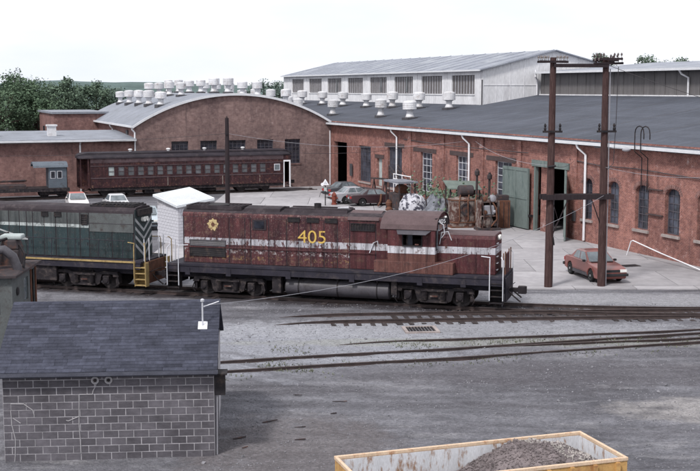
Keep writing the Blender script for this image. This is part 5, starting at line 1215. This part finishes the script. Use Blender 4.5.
wire('short slack wire between H-frame and open doorway', [hfw(0, .2, 6.3), S_(47, -.1, 5.3)], .012, 'wire', .3)

# ================================================================== VEHICLES
def car(label, x, y, rz, paint, lower=None, roofc=None, length=4.55, group=None, z=.062, low=0):
    key = 'car_' + '%.2f_%.2f_%.2f' % paint
    if key not in MATS:
        mm, nt, b = start(key); b.inputs['Base Color'].default_value = c4(paint); b.inputs['Roughness'].default_value = .35; b.inputs['Specular IOR Level'].default_value = .5; b.inputs['Coat Weight'].default_value = .5; b.inputs['Coat Roughness'].default_value = .15
        cc_ = ramp(nt, nz(nt, coords(nt), 1.2, 4), .3, .7, tuple(v * .88 for v in paint), tuple(min(1, v * 1.1) for v in paint)); nt.links.new(cc_, b.inputs['Base Color'])
    root = thing('car', label, 'car', (x, y, z), rz, group)
    h = length / 2; wbx = .295 * length; ra = .375
    def arc(cx): return [(cx + ra * math.cos(a), .33 + ra * math.sin(a)) for a in [math.pi * i / 10 for i in range(11)]]
    prof = [(-h + .06, .30), (-h, .48), (-h, .74), (-h + .05, .92), (-h + .25, .955), (-1.35, .985), (.72, .965), (1.5, .885), (h - .22, .80), (h - .05, .72), (h, .55), (h - .05, .30), (h - .1, .24)]
    bot = [p for p in [(wbx + ra, .24)] + arc(wbx) + [(wbx - ra, .24), (-wbx + ra, .24)] + arc(-wbx) + [(-wbx - ra, .24)]]
    poly = prof + bot
    m = MB(); n = len(poly); cols = [(-.80, .97), (-.86, 1.0), (.86, 1.0), (.80, .97)]
    for (yy, sc) in ((-.845, 1), (.845, 1)):
        for (px_, pz) in poly:
            tuck = 1 - .06 * max(0, (pz - .62) / .35) - .05 * max(0, (.4 - pz) / .2)
            taper = 1 - .07 * max(0, abs(px_) - 1.6) / .7
            m.v.append((px_, yy * tuck * taper, pz))
    m.f = [tuple(range(n)), tuple(range(n, 2 * n))[::-1]] + [(i, i + n, (i + 1) % n + n, (i + 1) % n) for i in range(n)]
    body = m.build('body', key, root, bevel=.055)
    body.modifiers['bevel'].segments = 3; body.modifiers['bevel'].harden_normals = True; body.data.polygons.foreach_set('use_smooth', [True] * len(body.data.polygons)); smooth_angle(body, 30)
    MB().box(-h + .3, h - .35, -.62, .62, .26, .8).build('underbody', 'dark_trim', root)
    # greenhouse
    B = [(-1.55, -.745, .97), (.88, -.745, .955), (.88, .745, .955), (-1.55, .745, .97)]; T = [(-.98, -.60, 1.40), (.12, -.60, 1.41), (.12, .60, 1.41), (-.98, .60, 1.40)]
    m = MB(); m.add(B + T, [(0, 1, 5, 4), (1, 2, 6, 5), (2, 3, 7, 6), (3, 0, 4, 7), (4, 5, 6, 7)]); m.build('cabin', key, root, bevel=.025)
    rk = key
    if roofc:
        rk = 'car_roof_%.2f' % roofc[0]
        if rk not in MATS: mat(rk, roofc, .45, .1)
    MB().add([(-1.02, -.60, 1.395), (.14, -.60, 1.405), (.14, .60, 1.405), (-1.02, .60, 1.395), (-.92, -.5, 1.435), (.04, -.5, 1.445), (.04, .5, 1.445), (-.92, .5, 1.435)], [(0, 1, 5, 4), (1, 2, 6, 5), (2, 3, 7, 6), (3, 0, 4, 7), (4, 5, 6, 7), (3, 2, 1, 0)]).build('roof', rk, root, bevel=.01)
    def pane(name, q, off):
        q = [Vector(v) for v in q]; c = sum(q, Vector()) / 4; o_ = Vector(off)
        q = [c + (v - c) * .9 + o_ * .008 for v in q]; MB().add([*q, *[v - o_ * .02 for v in q]], [(0, 1, 2, 3), (7, 6, 5, 4), (0, 4, 5, 1), (1, 5, 6, 2), (2, 6, 7, 3), (3, 7, 4, 0)]).build(name, 'glass_car', root)
    pane('windscreen', [B[1], B[2], T[2], T[1]], (.5, 0, .86)); pane('rear_window', [B[3], B[0], T[0], T[3]], (-.6, 0, .8))
    for s in (-1, 1):
        i0, i1 = (0, 1) if s < 0 else (3, 2)
        b0, b1, t0, t1 = Vector(B[i0]), Vector(B[i1]), Vector(T[i0]), Vector(T[i1])
        f = lambda p, q, k: p.lerp(q, k)
        for (ka, kb) in ((.17, .53), (.54, .93)):
            pane('side_window', [f(b0, b1, ka) + Vector((0, 0, .02)), f(b0, b1, kb) + Vector((0, 0, .02)), f(t0, t1, max(0, (kb - .12) * 1.25)), f(t0, t1, max(0.02, (ka - .12) * 1.25))], (0, s * .95, .3))
        MB().box(.52, .66, *sorted((s * .80, s * .95)), .95, 1.06).build('mirror', 'dark_trim', root, bevel=.02)
        for xx in (-.95, -.02, .86): MB().box(xx - .008, xx + .008, *sorted((s * .80, s * .848)), .34, .70).build('door_gap', 'dark_trim', root)
        a, b = sorted((s * .846, s * .862)); MB().box(-wbx + .42, wbx - .42, a, b, .42, .50).build('side_trim', 'dark_trim', root)
        if lower: MB().box(-wbx + .40, wbx - .40, *sorted((s * .80, s * .853)), .25, .42).build('lower_panel', lower, root)
        for xx in (wbx, -wbx):
            y0 = s * .66; y1 = s * .84
            w = MB().lathe([(.2, y0), (.30, y0), (.33, y0 + s * .03), (.33, y1 - s * .03), (.30, y1), (.21, y1)], (xx, 0, .33), 20, 'y').build('wheel', 'rubber', root)
            MB().lathe([(.21, y1 - s * .03), (.205, y1 + s * .002), (.17, y1 - s * .015), (.08, y1 - s * .02), (.06, y1 + s * .006), (.02, y1 + s * .006)], (xx, 0, .33), 20, 'y').build('rim', 'rim_grey', w)
        MB().box(h - .07, h + .012, *sorted((s * .40, s * .76)), .60, .74).build('headlight', 'lamp_glass', root)
        MB().box(-h - .012, -h + .07, *sorted((s * .42, s * .78)), .66, .84).build('tail_light', 'lamp_red', root)
    MB().box(-h - .015, -h + .02, -.2, .2, .60, .72).build('number_plate', 'pale_board', root); MB().box(.80, 1.0, -.6, .6, .955, .972).build('cowl', 'dark_trim', root)
    MB().box(h - .05, h + .008, -.38, .38, .61, .73).build('grille', 'dark_trim', root)
    m = MB(); m.box(h - .08, h + .09, -.83, .83, .40, .54); m.build('bumper', 'dark_trim', root, bevel=.03)
    m = MB(); m.box(-h - .09, -h + .08, -.83, .83, .40, .56); m.build('bumper', 'dark_trim', root, bevel=.03)
    return root
car('rust red sedan parked behind the right leg of the H-frame pole', 13.0, 61.5, -78, (.175, .042, .032), 'tank_grey', length=4.6)
car('dark maroon sedan parked by the workshop, nearest of three', 2.35, 100.6, 14, (.035, .014, .018), length=5.1, group='cars by the workshop')
car('silver white sedan half hidden behind the dark maroon sedan', .55, 102.6, 24, (.36, .36, .39), length=4.6, group='cars by the workshop')
car('dark grey car farthest back beside the workshop doorway', -.2, 108.2, 30, (.06, .065, .075), length=4.6, group='cars by the workshop')
car('white car with red roof and bonnet seen over the green locomotive', -22.6, 96.5, -72, (.60, .58, .58), roofc=(.42, .10, .08), group='cars by the coach')
car('white sedan parked behind the green locomotive near the coach end', -19.2, 95.5, 110, (.62, .62, .64), group='cars by the coach')
car('white car of which only the roof shows over the green locomotive', -25.0, 87.5, 12, (.66, .66, .68), group='cars by the coach')
car('pale blue car beside the white shed', -14.7, 84.6, -80, (.36, .42, .46), group='cars by the coach')

# ================================================================== SCRAP AND SMALL THINGS by the workshop wall
def blob(name, label, cat, x, y, rx, ry, h, mt, seed, folds=.12):
    m = MB(); nu, nv = 28, 10
    for j in range(nv + 1):
        ph = math.pi / 2 * j / nv
        for i in range(nu):
            th = 2 * math.pi * i / nu; k = 1 + folds * noise.noise((math.cos(th) * 2.2 + seed, math.sin(th) * 2.2, ph * 2)) + folds * .5 * noise.noise((math.cos(th) * 6, math.sin(th) * 6, ph * 4 + seed))
            m.v.append((rx * k * math.cos(ph) ** .7 * math.cos(th), ry * k * math.cos(ph) ** .7 * math.sin(th), h * k * math.sin(ph) if j < nv else h * 1.02))
    for j in range(nv):
        for i in range(nu): m.f.append((j * nu + i, j * nu + (i + 1) % nu, (j + 1) * nu + (i + 1) % nu, (j + 1) * nu + i))
    m.f.append(tuple(range(nu)))
    o = m.build(name, mt); o.location = (x, y, .06); return tag(o, label, cat)
blob('tarpaulin_heap', 'rounded heap under white tarpaulin with dark markings above the cab', 'tarpaulin', 4.95, 91.5, 1.15, 1.0, 1.75, 'tarp_white', 2)
blob('tarpaulin_heap', 'crumpled grey tarpaulin heap right of the white one', 'tarpaulin', 6.75, 91.0, 1.0, .9, 1.7, 'tarp_grey', 9, .3)
def at(t, d): return S_(t, d, 0)
# trestle and ramp
q = at(20.5, -3.0); tr = thing('trestle', 'dark timber trestle frame leaning beside the white tarpaulin', 'trestle', (q[0], q[1], .06), -40)
for dx in (-.6, .6): MB().tube([(dx, -.5, 0), (dx, 0, 2.2)], .06, 6).build('leg', 'scrap_dark', tr); MB().tube([(dx, .5, 0), (dx, 0, 2.2)], .06, 6).build('leg', 'scrap_dark', tr)
MB().box(-.9, .9, -.07, .07, 2.18, 2.32).build('top_beam', 'scrap_dark', tr)
q = at(22.4, -1.6); rp = thing('loading_ramp', 'sloping dark steel ramp with side rails against the workshop wall', 'ramp', (q[0], q[1], .06), SA)
for dy in (-.4, .4):
    MB().tube([(-2.2, dy, 3.0), (2.4, dy, .9)], .05, 6).build('rail', 'scrap_dark', rp); MB().tube([(-2.2, dy, 3.4), (2.4, dy, 1.3)], .04, 6).build('rail', 'scrap_dark', rp)
for x, z in ((-2.1, 3.3), (0, 2.3), (2.3, 1.2)): MB().tube([(x, -.4, 0), (x, -.4, z)], .05, 6).build('leg', 'scrap_dark', rp); MB().tube([(x, .4, 0), (x, .4, z)], .05, 6).build('leg', 'scrap_dark', rp)
q = at(24.0, -2.4); gr = thing('guard_rail', 'white painted pipe railing standing in the scrap near a window', 'railing', (q[0], q[1], .06), SA + 8)
for z in (2.0, 2.4, 2.8): MB().tube([(-1.4, 0, z), (1.4, 0, z - .1)], .04, 6).build('rail', 'white_paint', gr)
for x in (-1.35, 0, 1.35): MB().tube([(x, 0, 0), (x, 0, 2.8)], .04, 6).build('post', 'white_paint', gr)
q = at(26.0, -3.4); cp = thing('machine_canopy', 'flat grey machine canopy on posts behind the locomotive cab', 'machine', (q[0], q[1], .06), SA)
MB().box(-1.5, 1.5, -.9, .9, 2.35, 2.5).build('canopy', 'tarp_grey', cp)
for x in (-1.3, 1.3):
    for y in (-.7, .7): MB().box(x - .05, x + .05, y - .05, y + .05, 0, 2.35).build('post', 'scrap_dark', cp)
MB().box(-1.1, 1.1, -.6, .6, .2, 1.5).build('machine_body', 'scrap_dark', cp, bevel=.06); MB().lathe([(.4, -.5), (.45, -.4), (.45, .4), (.4, .5)], (.2, 0, 1.75), 16, 'x').build('drum', 'rust', cp)
# big rusty tank with dark manhole
tk = thing('scrap_boiler', 'tall beige rusted boiler shell with dark round opening by the wall', 'boiler', (8.15, 84.6, .06), 12)
m = MB(); m.prism([(.98 * math.copysign(abs(math.cos(t_)) ** .6, math.cos(t_)), .80 * math.copysign(abs(math.sin(t_)) ** .6, math.sin(t_))) for t_ in [2 * math.pi * i / 28 for i in range(28)]], 'z', .1, 2.05); m.lathe([(.75, 2.05), (.6, 2.15), (.3, 2.2)], n=20); m.build('shell', 'scrap_beige', tk)
for x in (-.5, .15, .7): MB().tube([(x, -.72, .3), (x + .05, -.88, .6), (x, -.9, 1.9), (x + .2, -.5, 2.35)], .05, 7).build('pipe', 'rust', tk)
for z in (.35, 1.95): MB().prism([(1.02 * math.copysign(abs(math.cos(t_)) ** .6, math.cos(t_)), .84 * math.copysign(abs(math.sin(t_)) ** .6, math.sin(t_))) for t_ in [2 * math.pi * i / 28 for i in range(28)]], 'z', z, z + .09).build('band', 'rust', tk)
MB().lathe([(.44, -.80), (.46, -.86), (.36, -.87), (.34, -.82), (.02, -.815)], (.05, 0, 1.35), 20, 'y').build('manhole', 'scrap_dark', tk)
MB().box(-1.05, 1.05, -.86, .86, 0, .1).build('skid', 'rust', tk)
MB().lathe([(.38, -.5), (.42, -.45), (.42, .5), (.38, .55)], (.25, .1, 2.6), 18, 'x').build('top_drum', 'scrap_dark', tk)
cgm = thing('scrap_machine', 'pale rusted scrap machine on a low skid in front of the boiler', 'scrap', (9.75, 82.6, .06), 14)
MB().box(-.8, .8, -.6, .6, 0, .2).build('skid', 'scrap_dark', cgm)
m = MB(); m.box(-.7, -.62, -.5, .5, .2, 2.1); m.box(.62, .7, -.5, .5, .2, 2.1); m.box(-.62, .62, .4, .5, .2, 2.0); m.box(-.62, .62, -.5, .4, 2.0, 2.1); m.box(-.62, .62, -.5, .4, 1.0, 1.08); m.build('casing', 'scrap_beige', cgm)
MB().lathe([(.2, -.4), (.42, -.35), (.42, .3), (.2, .35)], (-.1, 0, .62), 16, 'y').build('flywheel', 'scrap_beige', cgm); MB().box(-.45, .4, -.45, .3, 1.1, 1.8).build('gearbox', 'galv', cgm, bevel=.08)
for k, (x, z, r_) in enumerate(((-.35, 1.3, .16), (.35, 1.35, .12), (.4, .5, .2), (-.4, 2.25, .18), (.2, 2.3, .25))): MB().lathe([(r_ * .4, -.58), (r_, -.54), (r_, -.38), (r_ * .5, -.3)], (x, 0, z), 12, 'y').build('valve_wheel', ('rust', 'galv', 'scrap_dark')[k % 3], cgm)
for x in (-.55, .0, .55): MB().tube([(x, -.55, .2), (x + .08, -.6, 1.1), (x - .05, -.55, 2.3), (x + .1, -.2, 2.6)], .04, 6).build('rod', 'scrap_dark', cgm)
MB().tube([(.1, -.5, .3), (.5, -.62, .8), (.45, -.55, 1.6), (.1, -.4, 2.2)], .06, 8).build('pipe', 'rust', cgm)
cab2 = thing('scrap_cabinet', 'narrow rusty steel cabinet next to the open green door', 'cabinet', (10.95, 84.1, .06), 10)
MB().box(-.5, .5, -.5, .5, 0, 2.0).build('casing', 'rust', cab2, bevel=.03)
m = MB()
for x in (-.35, 0, .35): m.box(x - .02, x + .02, -.54, -.501, .1, 1.9)
split(m, 'rib', 'scrap_dark', cab2); MB().box(-.42, .42, -.4, .4, 2.0, 2.35).build('top_tray', 'scrap_dark', cab2)
for i, (x, y, h, lab) in enumerate(((9.35, 86.4, 4.1, 'taller dark exhaust pipe standing upright among the scrap'), (10.3, 86.6, 3.8, 'shorter dark pipe with a flanged top among the scrap'))):
    pt = thing('standing_pipe', lab, 'pipe', (x, y, .06)); MB().tube([(0, 0, 0), (.05, 0, h)], .09, 8).build('shaft', 'scrap_dark', pt); MB().lathe([(.16, h - .5), (.18, h - .45), (.18, h - .2), (.12, h - .1)], (.05, 0, 0), 10).build('flange', 'scrap_dark', pt)
ln = thing('lean_to', 'small lean-to with grey green sheet roof in the scrap pile', 'shelter', (8.6, 88.2, .06), 10)
MB().add([(-1.4, -.8, 2.5), (1.2, -.8, 2.4), (1.2, .9, 2.9), (-1.4, .9, 3.0), (-1.4, -.8, 2.56), (1.2, -.8, 2.46), (1.2, .9, 2.96), (-1.4, .9, 3.06)], [(0, 3, 2, 1), (4, 5, 6, 7), (0, 1, 5, 4), (1, 2, 6, 5), (2, 3, 7, 6), (3, 0, 4, 7)]).build('roof', 'scrap_green', ln)
for x, y, z in ((-1.2, -.6, 2.5), (1.05, -.6, 2.4), (1.05, .75, 2.85), (-1.2, .75, 2.95)): MB().box(x - .05, x + .05, y - .05, y + .05, 0, z).build('post', 'scrap_dark', ln)
MB().box(-1.0, .9, -.4, .6, 0, 1.6).build('crate', 'scrap_beige', ln)
rnd = random.Random(21)
for i in range(9):
    t_, d_ = 22.5 + i * 1.5, rnd.uniform(-4.2, -1.4); q = at(t_, d_); m = MB(); s = rnd.uniform(.45, .85); kk, mm = i % 3, i // 3
    if kk == 0: m.tube([(-s, 0, .2), (s, .2, .35), (s * 1.3, .2, 1.0)], .09, 8)
    elif kk == 1: m.prism([(-s * .6, 0), (s * .6, 0), (s * .6, s), (s * .66, s), (s * .66, s + .08), (-s * .66, s + .08), (-s * .66, s), (-s * .6, s)], 'y', -s * .4, s * .4)
    else: m.lathe([(s * .5, 0), (s * .55, .1), (s * .3, .3), (s * .5, .6), (s * .2, .9)], n=12)
    o = m.build(('bent_pipe', 'scrap_box', 'scrap_casting')[kk], ('rust', 'scrap_dark', 'scrap_beige')[mm]); o.location = (q[0], q[1], .06); o.rotation_euler = (rnd.uniform(-.2, .2), rnd.uniform(-.2, .2), rnd.uniform(0, 6))
    tag(o, ('rusty', 'blackened', 'pale beige')[mm] + (' bent pipe lying', ' lidded box lying', ' waisted casting standing')[kk] + ' in the scrap at the workshop wall', 'scrap', 'loose scrap at the workshop wall')
for i in range(6):
    t_, d_ = 21.5 + i * 2.4, rnd.uniform(-3.6, -1.2); q = at(t_, d_); h = (1.4, 2.0, 2.8)[i // 2]; a = rnd.uniform(0, 6.28); l = rnd.uniform(.3, 1.3)
    o = MB().tube([(0, 0, 0), (l * math.cos(a) * .5, l * math.sin(a) * .5, h * .55), (l * math.cos(a), l * math.sin(a), h)], rnd.uniform(.03, .06), 6).build('leaning_bar', ('scrap_dark', 'rust')[i % 2]); o.location = (q[0], q[1], .06)
    tag(o, ('short' if h < 1.7 else 'middling' if h < 2.3 else 'tall') + (' blackened' if i % 2 == 0 else ' rusty') + ' iron bar leaning out of the scrap at the workshop wall', 'scrap bar', 'leaning bars in the scrap')
m = MB()
for i in range(1500):
    t_, d_ = rnd.uniform(27, 37.5), rnd.uniform(-3.5, -.6); q = at(t_, d_); z = .06 + abs(rnd.gauss(0, .6)) * (1 if noise.noise((t_ * .9, d_, 0)) > -.1 else .3) + (1.6 if rnd.random() < .25 else 0)
    a = rnd.uniform(0, 6.28); s = rnd.uniform(.05, .12); m.quad((q[0] - s, q[1], z), (q[0], q[1] - s * math.cos(a), z - s), (q[0] + s, q[1], z + s * .5), (q[0], q[1] + s * .6, z + s))
tag(m.build('creeper', 'leaf_mid', fix=False), 'green creeper growing through the scrap at the wall', kind='stuff')
# sign post and red hydrant-like standpipe near the cars
sg = thing('yard_sign', 'white triangular yard sign on a dark post near the parked cars', 'sign', (-2.12, 100.2, .06))
MB().tube([(0, 0, 0), (0, 0, 2.1)], .045, 8).build('post', 'black_iron', sg)
MB().prism([(-.34, 1.75), (.34, 1.75), (.0, 2.3)], 'y', -.07, -.046).build('panel', 'white_paint', sg); MB().prism([(-.18, 1.83), (.18, 1.83), (0, 2.12)], 'y', -.076, -.0705).build('panel_face', 'frame_pale', sg)
MB().box(-.12, .12, -.075, -.046, 1.25, 1.55).build('small_plate', 'pale_board', sg); MB().lathe([(.14, -.09), (.14, -.05), (.02, -.048)], (-.25, 0, 1.82), 12, 'y').build('reflector', 'white_paint', sg)
hy = thing('fire_hydrant', 'orange red hydrant standing between the yard sign and the parked cars', 'hydrant', (-1.38, 100.9, .06))
MB().lathe([(.24, 0), (.24, .1), (.19, .12), (.19, .75), (.23, .77), (.23, .84), (.19, .9), (.12, 1.02), (.05, 1.06), (.05, 1.14)], n=16).build('barrel', 'hydrant_red', hy, smooth=True)
m = MB(); m.tube([(-.32, 0, .58), (.32, 0, .58)], .085, 10); m.tube([(0, -.3, .5), (0, 0, .5)], .11, 10); m.build('nozzle', 'hydrant_red', hy)
for x, y, mt, nm in ((47.2, 1.6, 'drum_blue', 'blue oil drum standing just inside the open green doorway'), (42.9, 1.2, 'drum_red', 'red oil drum standing inside the doorway at its left')):
    q = at(x - 2.6, y); o = MB().lathe([(.29, 0), (.30, .02), (.285, .05), (.285, .29), (.30, .31), (.285, .33), (.285, .58), (.30, .6), (.285, .62), (.285, .86), (.30, .88), (.26, .87)], n=18).build('oil_drum', mt); o.location = (q[0], q[1], .06); tag(o, nm, 'drum')
# white bent pipe barrier by the right wall
wp = MB().tube([S_(54.7, -1.1, .06), S_(55.1, -1.1, .95), S_(55.3, -1.1, 1.02), S_(58, -1.1, .62), S_(61.8, -1.1, .14)], .035, 8).build('pipe_barrier', 'white_paint', None, smooth=True); tag(wp, 'bent white pipe rail lying against the brick wall at right', 'railing')
dn = MB(); dn.box(-.5, .5, -.35, .35, 0, .012)
for i in range(6): dn.box(-.44 + i * .16, -.36 + i * .16, -.3, .3, .012, .02)
o = dn.build('floor_drain', 'black_iron'); o.location = (15.9, 65.6, .064); o.rotation_euler = (0, 0, .3); tag(o, 'dark iron floor drain in the concrete right of the red sedan', 'drain')

# ================================================================== GROUND LITTER
rnd = random.Random(9)
m = MB()
for i in range(9000):
    if i < 4200: x, y = rnd.uniform(-9, 18), rnd.uniform(43, 54)
    else: x, y = rnd.uniform(-4, 17), rnd.uniform(27, 44)
    z = ground_z(x, y); s = rnd.uniform(.015, .042) if rnd.random() < .992 else rnd.uniform(.05, .10)
    lump(m, (x, y, z + s * .2), s, rnd)
mat('stone_pale', (.19, .188, .205), .95, .5, .7)
tag(m.build('loose_stones', 'stone_pale', fix=False), 'loose pale ballast stones scattered over the yard', kind='stuff')
m = MB()
for i in range(1900):
    r_ = rnd.random()
    if r_ < .5: x = rnd.uniform(-3, 17); y = 43.9 + .27 * (x - 4) * .55 + rnd.gauss(1.2, .5)
    elif r_ < .8: x = rnd.uniform(-9, 17); y = 43.35 + .27 * (x - 3.75) + rnd.gauss(-1.1, .35)
    else: x = rnd.uniform(-4, -2.2) if rnd.random() < .3 else rnd.uniform(-3.6, 0); y = rnd.gauss(41.3, .6)
    if noise.noise((x * .6, y * .6, 3)) < -.02: continue
    z = ground_z(x, y)
    for k in range(3):
        a = rnd.uniform(0, 6.28); h = rnd.uniform(.03, .10); dx, dy = .05 * math.cos(a), .05 * math.sin(a)
        m.add([(x - dy * .3, y + dx * .3, z), (x + dy * .3, y - dx * .3, z), (x + dx, y + dy, z + h)], [(0, 1, 2)])
tag(m.build('weeds', 'weed', fix=False), 'thin weeds growing along the old rails', kind='stuff')
m = MB()
for i in range(8):
    x, y = rnd.uniform(-3.4, -.5), rnd.uniform(30, 37.5); z = ground_z(x, y); a = rnd.uniform(-.5, .5); l = rnd.uniform(.15, .5)
    m.tube([(x, y, z + .01), (x + l * math.cos(a), y + l * math.sin(a), z + .04)], rnd.uniform(.012, .026), 5)
tag(m.build('debris', 'scrap_dark', fix=False), 'scattered bits of rusty debris on the dirt by the block house', kind='stuff')
